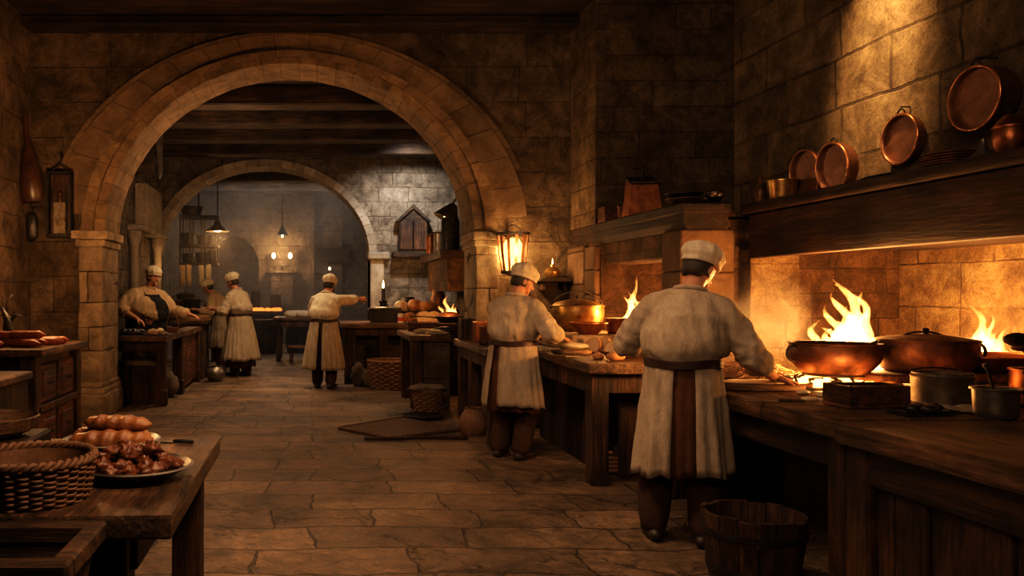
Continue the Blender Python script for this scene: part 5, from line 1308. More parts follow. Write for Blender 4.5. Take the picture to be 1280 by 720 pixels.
# tins on the side table
crate('wooden_box', 'tall dark box, leftmost of the boxes under the wall lantern', 'box', (1.70, 8.78, .90), .16, .2, .24, WDARKX, .015)
crate('copper_box', 'square copper-topped box in the middle of the boxes under the wall lantern', 'box', (1.80, 8.38, .90), .20, .22, .215, COPPER, .015)
t = pot('tub', 'straight dark tub, nearest of the containers under the wall lantern', 'tub', (1.74, 7.92, .90), .085, .175, .08, COPPERD)
for k in range(4):
    bm = BM(); tube(bm, [(.06 * math.cos(k * 1.7), .05 * math.sin(k * 1.7), .0), (.07 * math.cos(k * 1.7 + .2), .06 * math.sin(k * 1.7 + .2), .10)], [.012, .014], 8, rounded=True)
    solid('peg', 'short dark peg standing up in the tub under the wall lantern', 'peg', (1.74, 7.92, .95 + .06), bm, CRUST, group='pegs in the dark tub') if False else bm.free()
basin('small_dish', 'small pale dish beside the second cook\'s left sleeve', 'dish', (1.86, 7.55, .90), .075, .05, .05, BRASS)
# second counter: roots, tray, bread, trough
for i, (px, py, rz_) in enumerate(((532, 409, .3), (541, 405, .1), (550, 408, .25), (556, 404, -.1), (546, 411, .4))):
    bm = BM(); tube(bm, [(-.14, 0, .03), (-.06, .0, .032), (.04, .01, .03), (.10, 0, .026), (.17, -.01, .02)], [.022, .034, .030, .02, .006], 12, rounded=True)
    solid('white_root', ('leftmost', 'second from left', 'middle', 'rightmost', 'frontmost')[i] + ' of the pale roots piled on the counter through the arch', 'vegetable', S(px, py + 8, .90), bm, WHITEV, rz_, 'pale roots on the counter through the arch', 180)
bm = BM(); tube(bm, [(-.1, 0, .04), (0, 0, .05), (.1, 0, .045), (.16, .02, .05)], [.02, .05, .05, .03], 10); lump(bm, (.02, .05, .05), (.12, .06, .04), 5, .5, 2.5); solid('leafy_scraps', 'dark leafy trimmings beneath the pale roots', 'scraps', (1.62, 10.0, .90), bm, BLACKF, smooth=180)
crate('wooden_tray', 'long red-brown wooden tray behind the pale roots', 'tray', (1.50, 11.0, .90), .40, .36, .12, WRED, .016)
tr = thing('iron_trough', 'dark rectangular trough pot the outstretched cook is reaching for', 'pot', (1.16, 12.80, .95))
bm = BM(); r_ = lambda f, z: [Vector((x * f, y * f, z)) for x, y in ((-.25, -.15), (.25, -.15), (.25, .15), (-.25, .15))]
loft(bm, [r_(.9, 0), r_(1, .20), r_(1.04, .205), r_(1.04, .215), r_(.96, .213), r_(.86, .02)]); obj('trough_body', bm, IRON, tr)
bm = BM(); loft(bm, [r_(1.04, .216), r_(1.0, .232), r_(.7, .252)]); l = obj('lid', bm, IRON, tr)
bm = BM(); tube(bm, [(-.06, 0, .25), (-.06, 0, .29), (.06, 0, .29), (.06, 0, .25)], .008, 8); obj('lid_handle', bm, IRON, l)
for i, (px, py) in enumerate(((474, 399), (466, 401), (480, 401))):
    bm = BM(); lump(bm, (0, 0, .036), (.05, .045, .038), i, .15, n=14, m=10); solid('bread_roll', ('middle', 'left', 'right')[i] + ' one of three small pale rolls in front of the dark trough', 'bread', S(px, py + 2, .95), bm, DOUGH, group='small rolls in front of the dark trough', smooth=180)
ty = thing('painted_tin', 'little tin with red and white bands on the far counter', 'tin', (1.40, 12.62, .95))
bm = BM(); lathe(bm, [(0, 0), (.05, 0), (.05, .13), (.042, .15), (0, .15)], 20); obj('tin_body', bm, basic('white_paint', (.6, .55, .5)), ty)
bm = BM(); lathe(bm, [(.0515, .03), (.0515, .09)], 20); obj('red_band', bm, basic('red_paint', (.5, .05, .03)), ty)
for i, (px, py, rz_, L_) in enumerate(((503, 372, .5, .30), (519, 371, 1.1, .34), (534, 368, .9, .30), (512, 383, .8, .28), (527, 382, 1.2, .30))):
    Yb = 12.95 if i < 3 else 12.75
    z = .95 if i > 2 else 1.13
    bm = loafmesh(L_, L_ * .6, L_ * .62, i); jitter(bm, .03, 6, i); pz = P(px, py, Yb)
    solid('loaf', ('left loaf in the upper row', 'middle loaf in the upper row', 'right loaf in the upper row', 'left loaf in the lower row', 'right loaf in the lower row')[i] + ' of the bread heap on the far counter', 'bread', (pz.x, Yb + .1, z), bm, CRUST if i != 0 else DOUGH, rz_, 'bread heap on the far counter', 180)
for i, (px, rz_) in enumerate(((516, .3), (526, .5))):
    pz = S(px, 400, .95); bm = slice_mesh(.11, .05); solid('bread_slice', ('left', 'right') [i] + ' half-moon slice of bread standing below the far bread heap', 'bread', (pz.x, 12.56, .95), bm, CRUMB, 1.2 + rz_, smooth=40)
solid('bread_crate', 'low wooden crate under the upper row of the far bread heap', 'crate', (1.70, 13.05, .95), (lambda b: (box(b, (-.42, -.14, 0), (.42, .16, .18), bevel=.01), b)[1])(BM()), WDARKX)
# skillet with lid and fire on the counter
sk_ = thing('skillet', 'round-lidded skillet with a long handle next to the arch pier', 'pan', (1.95, 11.35, 1.0))
bm = BM(); lathe(bm, potprof(.19, .08, .15), 30); obj('pan_body', bm, IRON, sk_)
bm = BM(); lathe(bm, [(0, .16), (.09, .15), (.17, .115), (.19, .088), (0, .088)], 30); obj('lid', bm, COPPERD, sk_)
bm = BM(); tube(bm, [(-.18, 0, .07), (-.34, 0, .085), (-.56, 0, .09)], [.014, .010, .014], 8); obj('handle', bm, IRON, sk_)
table('brick_stove', 'small brick stove behind the arch pier, under the lidded skillet', 'stove', 1.72, 2.5, 11.32 - .27, 11.9, 1.0, .06, mt=SOOT, panels=(((1.74, 11.07, 0), (2.48, 11.88, .94), SOOT, 'masonry_base'),))
fire('stove_fire', 'small flames behind the lidded skillet by the arch pier', (1.98, 11.68, 1.0), .42, .15, 12, 90, 41)
# ================================================================== LEFT FOREGROUND
ZL = .75
def dish(label, loc, R, name='platter'):
    bm = BM(); lathe(bm, [(0, 0), (R * .62, 0), (R * .70, .008), (R, .040), (R + .006, .044), (R - .004, .048), (R * .68, .016), (0, .012)], 44)
    return solid(name, label, 'platter', loc, bm, PEWTER)
d1 = (-.845, 3.36, ZL); dish('round pewter platter of braided loaves at the far side of the plank table', d1, .20)
for i, (x, y, z, rz_, L_, w_, h_) in enumerate(((.02, -.07, .016, .06, .34, .11, .085), (-.01, .055, .016, -.04, .33, .11, .085), (.03, 0.0, .080, -.22, .30, .10, .07))):
    solid('braided_loaf', ('front', 'back', 'topmost')[i] + ' of the three glazed braided loaves on the far platter', 'bread', (d1[0] + x, d1[1] + y, ZL + z), loafmesh(L_, w_, h_, i, 5), LOAF, rz_, 'braided loaves on the far platter', 180)
d2 = (-.63, 2.86, ZL); dish('round pewter platter of roast pieces in the middle of the plank table', d2, .20)
rng = random.Random(17)
spots = [(-.10, -.07), (-.03, -.09), (.05, -.08), (.11, -.04), (-.13, 0), (-.05, .0), (.03, .0), (.10, .04), (-.08, .08), (0, .09), (.07, .09), (-.02, -.04), (.05, .03), (-.08, -.02), (.13, -.01), (-.12, .05), (.01, -.13), (.09, -.10), (-.07, -.12), (.04, .12), (-.04, .04), (.0, .02)]
for i, (x, y) in enumerate(spots):
    z = .014 + (.042 if i > 10 and i not in (14, 15, 16, 17, 18, 19) else 0); bm = BM(); lump(bm, (0, 0, .03), (rng.uniform(.032, .044), rng.uniform(.024, .034), rng.uniform(.022, .030)), i, .7, 2.4, 18, 12); lump(bm, (.035, .01, .028), (.026, .012, .012), i + 5, .3, 2, 10, 8)
    mz = min(v.co.z for v in bm.verts)
    for v in bm.verts: v.co.z -= mz
    solid('roast_piece', 'glossy browned roast piece in the heap on the middle platter', 'meat', (d2[0] + x, d2[1] + y, ZL + z), bm, ROAST, rng.uniform(0, 6), 'roast pieces on the middle platter', 180)
wicker('wicker_basket', 'deep round wicker basket on the near corner of the plank table', 'basket', (-.90, 2.56, ZL), .195, .125, .175, WICK, 14, 30, .014, r0=.003)
bm = BM(); lathe(bm, [(0, 0), (.10, 0), (.16, .03), (.178, .075), (.17, .08), (.15, .038), (.095, .014), (0, .014)], 40); solid('wooden_bowl', 'turned wooden bowl at the left edge, behind the wicker basket', 'bowl', (-1.22, 3.04, ZL + .11), bm, WTOPX)
solid('bowl_box', 'dark box under the turned wooden bowl, behind the wicker basket', 'box', (-1.22, 3.06, ZL), (lambda b: (box(b, (-.17, -.17, 0), (.17, .17, .11), bevel=.01), b)[1])(BM()), WDARKX)
t = thing('wooden_trough', 'tapered wooden trough with a thick rim, at the bottom left corner', 'trough', (-.90, 2.10, 0))
def rr_(a, b, z): return [Vector((x * a, y * b, z)) for x, y in ((-1, -1), (1, -1), (1, 1), (-1, 1))]
bm = BM(); loft(bm, [rr_(.24, .12, .40), rr_(.285, .16, .70), rr_(.265, .14, .70), rr_(.23, .11, .44)]); obj('trough_body', bm, WTOPX, t)
bm = BM()
for lo, hi in (((-.315, -.19, .70), (.315, -.135, .755)), ((-.315, .135, .70), (.315, .19, .755)), ((-.315, -.135, .70), (-.26, .135, .755)), ((.26, -.135, .70), (.315, .135, .755))): box(bm, lo, hi, bevel=.008)
obj('rim', bm, WTOPX, t)
bm = BM(); box(bm, (-.26, -.14, .34), (.26, .14, .40), bevel=.006)
for x in (-.2, .2):
    for y in (-.1, .1): box(bm, (x - .03, y - .03, 0), (x + .03, y + .03, .34))
obj('stand', bm, WLEG, t)
knife('knife lying near the far edge of the plank table', (-.60, 3.50, ZL), 2.9, .2, IRON)
# sausages on the sideboard
for i, (x, y, z, rz_, L_) in enumerate(((-2.50, 6.76, 0, .05, .5), (-2.44, 6.60, 0, -.1, .42), (-2.36, 6.90, 0, .25, .40), (-2.72, 6.55, 0, .15, .36), (-2.48, 6.68, .066, .1, .48), (-2.38, 6.64, .068, -.25, .30), (-2.30, 7.08, 0, .1, .26), (-2.64, 6.98, .0, -.1, .44))):
    bm = BM(); n = 10; tube(bm, [Vector(((k / n - .5) * L_, .03 * math.sin(k / n * 3 + i), .036)) for k in range(n + 1)], [.014] + [.034 * (1 + .06 * math.sin(k * 2.1 + i)) for k in range(n - 1)] + [.012], 12, rounded=True)
    solid('sausage', ('long orange sausage lying in the middle of the sideboard pile', 'sausage at the front edge of the sideboard pile', 'sausage angled at the right of the sideboard pile', 'short sausage at the left front of the sideboard pile', 'sausage on top of the middle of the sideboard pile', 'short sausage on top at the front of the sideboard pile', 'sausage furthest right at the back of the sideboard', 'sausage at the back left of the sideboard pile')[i], 'sausage', (x, y, .96 + z), bm, CARROT, rz_, 'sausages on the sideboard', 180)
bm = BM(); tube(bm, [(0, 0, .02), (.02, 0, .12), (.0, 0, .22), (-.06, 0, .34)], [.05, .06, .035, .01], 12); tube(bm, [(.0, 0, .18), (.08, 0, .25), (.14, 0, .24)], [.02, .012, .006], 8); tube(bm, [(0, 0, .2), (-.02, .03, .36), (.03, .04, .44)], [.014, .008, .005], 8)
for v in bm.verts: v.co.z = max(v.co.z, 0)
solid('gnarled_root', 'dark gnarled root standing up at the left edge behind the sausages', 'root', (-2.78, 7.3, .96), bm, BLACKF, smooth=180)
# items on stout cook's table
bm = BM(); lathe(bm, [(0, 0), (.22, 0), (.25, .03), (.24, .035), (.21, .012), (0, .012)], 32); solid('dark_platter', 'dark platter of black shellfish in front of the stout cook', 'platter', (-2.33, 10.35, .88), bm, IRON)
for i in range(11):
    a = TAU * i / 11; rr = .13 if i % 2 else .07; bm = BM(); lump(bm, (0, 0, .03), (.055, .034, .028), i, .25, 1.5, 14, 8, RY(.3))
    mz = min(v.co.z for v in bm.verts)
    for v in bm.verts: v.co.z -= mz
    solid('shellfish', 'shiny black shellfish on the stout cook\'s dark platter', 'shellfish', (-2.33 + rr * math.cos(a), 10.35 + rr * math.sin(a), .893), bm, BLACKF, a, 'black shellfish on the dark platter', 180)
bm = BM(); lathe(bm, [(0, 0), (.14, 0), (.18, .02), (.17, .026), (0, .012)], 28); solid('plate', 'pale plate right of the dark shellfish platter', 'plate', (-2.00, 10.25, .88), bm, WPALE)
for i, (x, y) in enumerate(((-.05, 0), (.05, .03), (0, -.06))):
    bm = BM(); lump(bm, (0, 0, .03), (.06, .04, .032), i + 8, .4, 2); mz = min(v.co.z for v in bm.verts)
    for v in bm.verts: v.co.z -= mz
    solid('pastry', 'small pale pastry on the plate right of the shellfish', 'pastry', (-2.00 + x, 10.25 + y, .893), bm, DOUGH, i, 'pastries on the pale plate', 180)
bk = thing('handled_basket', 'small round basket with a tall pale hoop handle at the table corner', 'basket', (-1.90, 10.9, .88))
bm = BM(); lathe(bm, potprof(.085, .06, .07, .008, .006), 24); obj('basket_body', bm, WICK, bk)
bm = BM(); tube(bm, [Vector((.08 * math.cos(a), 0, .05 + .22 * math.sin(a))) for a in [PI * k / 16 for k in range(17)]], .010, 8); obj('hoop_handle', bm, WPALE, bk)
# ================================================================== LEFT WALL HANGINGS
WBOT = basic('dark_leather', (0.075, 0.032, 0.016), (0.028, 0.012, 0.007), 0.35, 0, 7, 0.004)
hb = thing('hanging_bottles', 'bundle of long-necked brown leather bottles hanging in the left wall corner', 'bottle', P(27, 200, 8.9))  # leather bottles on a hook, no bellows among them
for (x, y, rz_, s_) in ((-.05, 0, .06, 1.0), (.10, -.05, -.10, .92), (0.0, .10, 0, .85)):
    bm = BM(); lathe(bm, [(0, -.52 * s_), (.09, -.52 * s_), (.125, -.44 * s_), (.12, -.22 * s_), (.085, .0), (.035, .14), (.026, .42), (.032, .46), (0, .47)], 18, (x, y, 0), RY(rz_)); obj('bottle', bm, WBOT, hb, smooth=60)
bm = BM(); tube(bm, [(0, 0, .45), (0, 0, .56), (0, .25, .58)], .012, 8); obj('hook', bm, IRON, hb)
p0 = P(75, 250, 9.05)
fl = thing('wall_lantern', 'narrow open metal-framed lantern hanging unlit on the left side of the arch wall', 'lantern', p0)
bm = BM()
for x in (-.125, .125): box(bm, (x - .012, -.06, -.40), (x + .012, .06, .30))
box(bm, (-.137, -.06, -.42), (.137, .06, -.39)); box(bm, (-.137, -.06, .29), (.137, .06, .315)); obj('frame', bm, IRON, fl)
bm = BM(); box(bm, (-.12, .045, -.39), (.12, .058, .29)); obj('back_plate', bm, WLEG, fl)
bm = BM(); tube(bm, [(-.13, 0, .31), (0, 0, .40), (.13, 0, .31)], .009, 8); tube(bm, [(0, 0, .40), (.02, 0, .47), (0, 0, .53), (0, .095, .53)], .009, 8); obj('hanger', bm, IRON, fl)
bm = BM(); box(bm, (-.075, -.03, -.39), (.075, .035, -.02), bevel=.01); obj('inner_case', bm, TIN, fl)
bm = BM(); lathe(bm, [(0, -.02), (.025, -.02), (.02, .0), (.012, .05), (.03, .08), (0, .10)], 14); obj('burner', bm, BRASS, fl)
ds = P(33, 283, 9.0)
bm = BM(); lump(bm, (0, 0, 0), (.07, .05, .16), 3, .3); tube(bm, [(0, 0, .1), (0, .04, .22), (0, .13, .24)], .008, 6); solid('hanging_pouch', 'small dark pouch hanging below the leather bottles', 'pouch', (ds.x + .05, 9.03, ds.z), bm, BLACKF, smooth=180)
# ================================================================== LIT LANTERN ON THE ARCH WALL
lc = P(641, 315, 8.90)
ln = thing('wall_lantern', 'glowing copper barrel lantern with vertical slats on the arch wall', 'lantern', (lc.x, 8.90, lc.z - .24))
bm = BM(); n = 12
for k in range(n):
    a = TAU * k / n; w_ = .32
    rings = []
    for r, z in ((.118, .02), (.150, .24), (.172, .44)):
        rings.append([Vector(((r + o) * math.cos(a + q), (r + o) * math.sin(a + q), z)) for o, q in ((0, -w_ / 2 * .62), (0, w_ / 2 * .62), (.008, w_ / 2 * .62), (.008, -w_ / 2 * .62))])
    loft(bm, rings)
obj('slats', bm, COPPER, ln)
for R_, z, m in ((.120, .015, IRON), (.176, .44, IRON)):
    bm = BM(); lathe(bm, [(R_ - .012, z - .016), (R_ + .008, z - .016), (R_ + .010, z + .016), (R_ - .012, z + .016)], 32, closed=True); obj('hoop', bm, m, ln)
bm = BM(); lathe(bm, [(0, -.03), (.05, -.02), (.115, 0), (.115, .012), (0, .012)], 28); obj('base', bm, COPPERD, ln)
bm = BM(); tube(bm, [Vector((.09 * math.cos(a), 0, .45 + .085 * math.sin(a))) for a in [PI * k / 12 for k in range(13)]], .006, 8); obj('bail_handle', bm, IRON, ln)
bm = BM(); lathe(bm, [(0, .02), (.07, .02), (.09, .15), (.10, .33), (.06, .39), (0, .39)], 20); obj('glass_chimney', bm, emit('lantern_glass', (1.0, .46, .10), 4.5), ln, smooth=180)
bm = BM(); box(bm, (-.02, .15, .40), (.02, .26, .44)); obj('bracket', bm, IRON, ln)
sf = P(697, 348, 8.95)
sh_ = thing('wall_shelf', 'small dark shelf on the arch wall right of the glowing lantern', 'shelf', (2.72, 8.99, 1.54))
bm = BM(); box(bm, (-.17, -.12, 0), (.17, .16, .045), bevel=.006); obj('shelf_board', bm, W_BEAM, sh_)
bm = BM()
for x in (-.12, .12): prism_pts = [(.16, 0), (-.06, 0), (.16, -.12)]; box(bm, (x - .015, -.02, -.09), (x + .015, .16, 0))
obj('bracket', bm, W_BEAM, sh_)
ol = thing('oil_lamp', 'small squat brass oil lamp on the shelf by the glowing lantern', 'lamp', (2.70, 8.98, 1.585))
bm = BM(); lathe(bm, [(0, 0), (.06, 0), (.085, .03), (.09, .07), (.06, .11), (.025, .125), (.022, .15), (0, .15)], 24); obj('lamp_body', bm, BRASS, ol)
bm = BM(); lathe(bm, [(0, .15), (.007, .165), (.004, .20), (0, .225)], 10); obj('flame', bm, CANDLEF, ol)
# ================================================================== FLOOR THINGS
bk_ = S(947, 718, 0)
t = thing('stave_tub', 'wide wooden stave tub on the floor beside the nearest cook', 'tub', (2.16, 3.92, 0))
bm = BM(); n = 16
for k in range(n):
    a0, a1 = TAU * k / n + .012, TAU * (k + 1) / n - .012; h_ = .335 + .006 * math.sin(k * 2.3); rings = []
    for r, z in ((.195, 0), (.222, .2), (.232, h_)):
        rings.append([Vector((q * math.cos(a), q * math.sin(a), z)) for q, a in ((r, a0), (r, (a0 + a1) / 2), (r, a1), (r - .022, a1), (r - .022, a0))])
    loft(bm, rings)
obj('staves', bm, WLEG, t)
bm = BM(); lathe(bm, [(0, .03), (.19, .03), (.19, .05), (0, .05)], 28); obj('bottom', bm, WLEG, t)
for z, R_ in ((.07, .206), (.25, .229)):
    bm = BM(); lathe(bm, [(R_ - .006, z - .014), (R_ + .005, z - .014), (R_ + .007, z + .014), (R_ - .004, z + .014)], 36, closed=True); obj('hoop', bm, IRON, t)
bm = BM(); lump(bm, (0, 0, .16), (.18, .18, .11), 7, .3, 2, 20, 10); obj('contents', bm, BLACKF, t, smooth=180)
wicker('wicker_basket', 'round wicker basket on the floor in front of the far counter', 'basket', (1.16, 11.95, 0), .33, .40, .28, WICK, 12, 26, .022)
wicker('wicker_basket', 'smaller wicker basket half under the counter through the arch, cloth on top', 'basket', (1.36, 9.42, 0), .17, .26, .14, WICK, 9, 18, .016)
bm = BM(); lump(bm, (0, 0, .01), (.22, .19, .04), 9, .5, 2, 22, 10); solid('basket_cloth', 'grey cloth draped over the smaller wicker basket', 'cloth', (1.36, 9.42, .285), bm, SACK, smooth=180)
for i, (x, y, h_, lab) in enumerate(((.72, 12.22, .36, 'slumped grey sack leaning on the far counter, left of the round basket'), (.86, 12.12, .28, 'smaller grey sack right beside the round basket'))):
    bm = BM(); lump(bm, (0, 0, h_ * .48), (.12, .12, h_ * .52), i + 4, .35, 2.4, 20, 14)
    for v in bm.verts: v.co.z = max(v.co.z, 0)
    solid('sack', lab, 'sack', (x, y, 0), bm, SACK, smooth=180)
# woven mat with a stick along it
mt = thing('woven_mat', 'large flat woven mat lying on the floor in the middle of the aisle', 'mat', (.90, 8.25, 0), .0)
bm = BM()
A, B, C_, D_ = Vector((-.62, .05, 0)), Vector((.15, .75, 0)), Vector((.62, -.05, 0)), Vector((-.15, -.55, 0))
ns = 26
for i in range(ns + 1):
    t_ = i / ns
    p, q = A.lerp(B, t_), D_.lerp(C_, t_); m = 18
    tube(bm, [p.lerp(q, k / m) + Vector((0, 0, .012 + .005 * math.sin(k * PI + i * PI))) for k in range(m + 1)], .011, 5)
    p, q = A.lerp(D_, t_), B.lerp(C_, t_)
    tube(bm, [p.lerp(q, k / m) + Vector((0, 0, .012 - .005 * math.sin(k * PI + i * PI))) for k in range(m + 1)], .009, 5)
obj('weave', bm, WICKD, mt, smooth=180)
bm = BM(); tube(bm, [A, B, C_, D_, A], .016, 8)
for v in bm.verts: v.co.z += .016
obj('border', bm, WICKD, mt)
bm = BM(); tube(bm, [(-.5, 0, .018), (.1, .02, .02), (.5, -.01, .018)], [.014, .018, .020], 8); solid('stick', 'stick lying along the near edge of the woven mat', 'stick', (1.0, 7.70, 0), bm, WLEG, .06, smooth=180)
bm = BM(); lathe(bm, [(0, 0), (.18, 0), (.24, .035), (.235, .04), (.17, .012), (0, .012)], 36); solid('floor_pan', 'flat black pan on the floor between the mat and the cloth-topped basket', 'pan', (1.25, 9.05, 0), bm, IRON)
pot('clay_jug', 'squat clay jug on the floor left of the second cook\'s feet', 'jug', (1.62, 8.02, 0), .075, .26, .12, CLAY, ears=(2.4,), belly=.05)
bm = BM(); lathe(bm, potprof(.14, .34, .12, .012, .012, .02), 26); solid('wooden_bucket', 'tall pale bucket under the worktable, right of the second cook', 'bucket', (2.45, 8.42, 0), bm, WLEG)
bm = BM()
for k in range(4): torus(bm, (0, 0, .03 + .03 * k), .15 - .012 * k, .016, 26, 8)
solid('rope_coil', 'coil of thick rope on the floor below the worktable', 'rope', (2.36, 6.35, 0), bm, WICK, smooth=180)
for i, (x, y, rz_) in enumerate(((2.62, 6.4, .2), (2.60, 6.28, .05), (2.62, 6.34, .12))):
    bm = BM(); L_ = .42; n = 8; tube(bm, [Vector(((k / n - .5) * L_, .008 * math.sin(k), .06)) for k in range(n + 1)], .058, 10); jitter(bm, .008, 8, i)
    mz = min(v.co.z for v in bm.verts)
    for v in bm.verts: v.co.z -= mz
    solid('firewood_log', ('back', 'front', 'upper')[i] + ' log of the firewood under the near end of the worktable', 'log', (x, y + (0 if i < 2 else 0), 0 if i < 2 else .098), bm, WLEG, rz_, 'firewood under the worktable', 60)
bm = BM()
rng = random.Random(5)
for k in range(60):
    p_ = Vector((rng.uniform(-.4, .4), rng.uniform(-.25, .25), .008)); a = rng.uniform(0, PI); d = Vector((math.cos(a), math.sin(a), 0)) * rng.uniform(.03, .12); tube(bm, [p_ - d, p_ + Vector((0, 0, .006)), p_ + d], .005, 5)
for v in bm.verts: v.co.z = max(v.co.z, .001)
solid('floor_twigs', 'scattered twigs on the dark floor between the nearest cook and the counter', 'twigs', (2.65, 4.75, 0), bm, WICKD, kind='stuff')
# ================================================================== SECOND ROOM
cp = thing('wall_cupboard', 'gabled dark cupboard on the far arched wall, right of the arch', 'cupboard', P(515, 318, 14.98))
bm = BM(); box(bm, (-.26, -.20, .04), (.26, .0, .62)); obj('cupboard_body', bm, WDARKX, cp)
bm = BM(); loft(bm, [[Vector((x, y, z)) for x, z in ((-.33, .60), (0, .92), (.33, .60), (.27, .60), (0, .84), (-.27, .60))] for y in (-.24, 0)]); loft(bm, [[Vector((x, y, z)) for x, z in ((-.27, .6), (0, .85), (.27, .6))] for y in (-.19, 0)]); obj('gable_roof', bm, W_BEAM, cp)
for x in (-.13, .13):
    bm = BM(); box(bm, (x - .115, -.225, .08), (x + .115, -.20, .58), bevel=.006); obj('door', bm, WLEG, cp)
bm = BM(); box(bm, (-.38, -.26, -.06), (.38, 0, .04), bevel=.01); obj('ledge', bm, W_BEAM, cp)
m2 = thing('mantel_shelf', 'dark mantel shelf jutting from the right wall of the second room', 'mantel shelf', (1.92, 11.95, 1.95))
bm = BM(); box(bm, (0, 0, 0), (.68, 2.2, .12), bevel=.01); obj('shelf_board', bm, W_BEAMY, m2)
bm = BM(); box(bm, (.12, .1, -.5), (.68, 2.1, 0)); obj('hood_panel', bm, SOOT, m2)
for i, (px, h_, r_, m_) in enumerate(((531, .34, .10, COPPER), (541, .36, .09, COPPERD), (550, .34, .10, PEWTER), (563, .52, .14, IRON))):
    Y_ = (13.6, 13.2, 12.85, 12.35)[i]; X_ = (px - VX) * Y_ / 1000
    X_ = max(2.04, X_)
    bm = BM(); lathe(bm, [(0, 0), (r_, 0), (r_, h_ * .9), (r_ * .85, h_ * .96), (r_ * .85, h_), (0, h_)], 20); solid('canister', ('copper canister furthest left', 'dark tall canister second from the left', 'grey canister third from the left', 'big black canister at the right end')[i] + ' on the second room\'s mantel', 'canister', (X_, Y_, 2.07), bm, m_, group='canisters on the second room mantel')
wl = thing('cone_lamp', 'tilted metal cone lamp jutting from the right wall of the second room', 'lamp', P(562, 266, 12.4))
bm = BM(); lathe(bm, [(.22, -.12), (.06, .14), (.04, .15), (.035, .14), (.2, -.12)], 26, (0, 0, 0), RY(.5), closed=True); obj('shade', bm, PEWTER, wl)
bm = BM(); ell(bm, (-.05, 0, -.09), (.05, .05, .05), 14, 10); obj('bulb', bm, GLOW, wl, smooth=180)
bm = BM(); tube(bm, [(.05, 0, .13), (.12, 0, .26), (.49, 0, .26)], .014, 8); obj('arm', bm, IRON, wl)
cd = thing('candle_stand', 'lit candle in a dark holder at the back of the far counter', 'candle', (1.19, 13.35, .95))
bm = BM(); lathe(bm, [(0, 0), (.13, 0), (.13, .03), (.06, .06), (.06, .30), (.08, .34), (.04, .37), (0, .37)], 20); obj('holder', bm, IRON, cd)
bm = BM(); lathe(bm, [(0, .36), (.03, .36), (.028, .55), (0, .55)], 14); obj('candle', bm, BLACKF, cd)
bm = BM(); lathe(bm, [(0, .55), (.02, .57), (.016, .62), (.006, .67), (0, .69)], 12); obj('flame', bm, CANDLEF, cd, smooth=180)
for i, (x, y, h_, r_, lab) in enumerate(((1.62, 13.5, .40, .14, 'dark urn behind the bread heap, right of the candle'), (2.10, 13.35, .52, .13, 'dark jug at the right behind the bread heap'), (2.2, 12.95, .26, .18, 'round black pot at the right end of the far counter'))):
    pot('dark_jar', lab, 'pot', (x, y, .95), r_ * .7, h_, r_ * .7, (IRON, COPPERD, IRON)[i], belly=r_ * .35)
hs_ = thing('hung_board', 'dark board hanging high at the left, just inside the arch', 'board', (-2.93, 12.0, 3.2))
bm = BM(); box(bm, (0, 0, 0), (.56, .06, .70), bevel=.008); obj('board', bm, W_BEAM, hs_)
bm = BM(); prism(bm, [(0, 0), (.1, 0), (.1, .05), (0, .05)], 0, 1); bmesh.ops.delete(bm, geom=bm.verts[:], context='VERTS')
loft(bm, [[Vector((x, y, z)) for x, z in ((.57, .70), (.68, .70), (.68, .02), (.64, -.06))] for y in (-.01, .05)]); obj('pale_edge', bm, PEWTER, hs_)
bm = BM(); box(bm, (.25, .01, .7), (.31, .05, .96)); obj('hanger', bm, IRON, hs_)
# ================================================================== THIRD ROOM
rk = thing('pot_rack', 'black iron rack hung with pots, high at the left in the hazy room', 'rack', (-2.60, 18.0, 0))
bm = BM()
for z in (2.05, 2.45, 3.1):
    box(bm, (-.35, -.25, z), (.50, .25, z + .06))
for x in (-.33, -.1, .15, .46):
    box(bm, (x - .015, -.24, 2.05), (x + .015, -.20, 3.14)); box(bm, (x - .015, .20, 2.05), (x + .015, .24, 3.14))
obj('frame', bm, IRON, rk)
bm = BM(); tube(bm, [(.05, 0, 3.12), (.05, 0, 4.12)], .02, 8); obj('suspension_rod', bm, IRON, rk)
for i, (x, z, r_, h_) in enumerate(((-.1, 3.16, .26, .2), (-.2, 2.51, .16, .26), (.18, 2.51, .17, .2), (-.2, 2.11, .14, .2), (.12, 2.11, .15, .22), (.36, 2.11, .1, .26))):
    bm = BM(); lathe(bm, potprof(r_, h_, r_ * .8), 20); solid('rack_pot', ('wide black cauldron on top of the hung rack', 'left pot on the middle shelf of the hung rack', 'right pot on the middle shelf of the hung rack', 'left pot on the bottom shelf of the hung rack', 'middle pot on the bottom shelf of the hung rack', 'right pot on the bottom shelf of the hung rack')[i], 'pot', (-2.60 + x, 18.0, z), bm, IRON, group='pots on the hung rack')
for i, (x, m_) in enumerate(((-.28, TANC), (-.14, TANC), (.14, LINEN2), (.30, LINEN2))):
    bm = BM(); box(bm, (-.06, -.02, -.48), (.06, .02, .02), bevel=.01); subd(bm, 2); jitter(bm, .02, 6, i); solid('hanging_cloth', ('first', 'second', 'third', 'fourth')[i] + ' from the left of the cloths hanging below the rack', 'cloth', (-2.60 + x, 17.77, 2.06), bm, m_, group='cloths hanging below the rack', smooth=180)
pd = thing('pendant_lamp', 'lit cone-shaded pendant lamp hanging in the hazy room', 'lamp', P(272, 286, 17.0))
bm = BM(); lathe(bm, [(.26, -.06), (.09, .08), (.06, .17), (.03, .19), (.02, .17), (.07, .06), (.24, -.06)], 30, closed=True); obj('shade', bm, TIN, pd)
bm = BM(); ell(bm, (0, 0, -.02), (.10, .10, .045), 16, 10); obj('bulb', bm, GLOWW, pd, smooth=180)
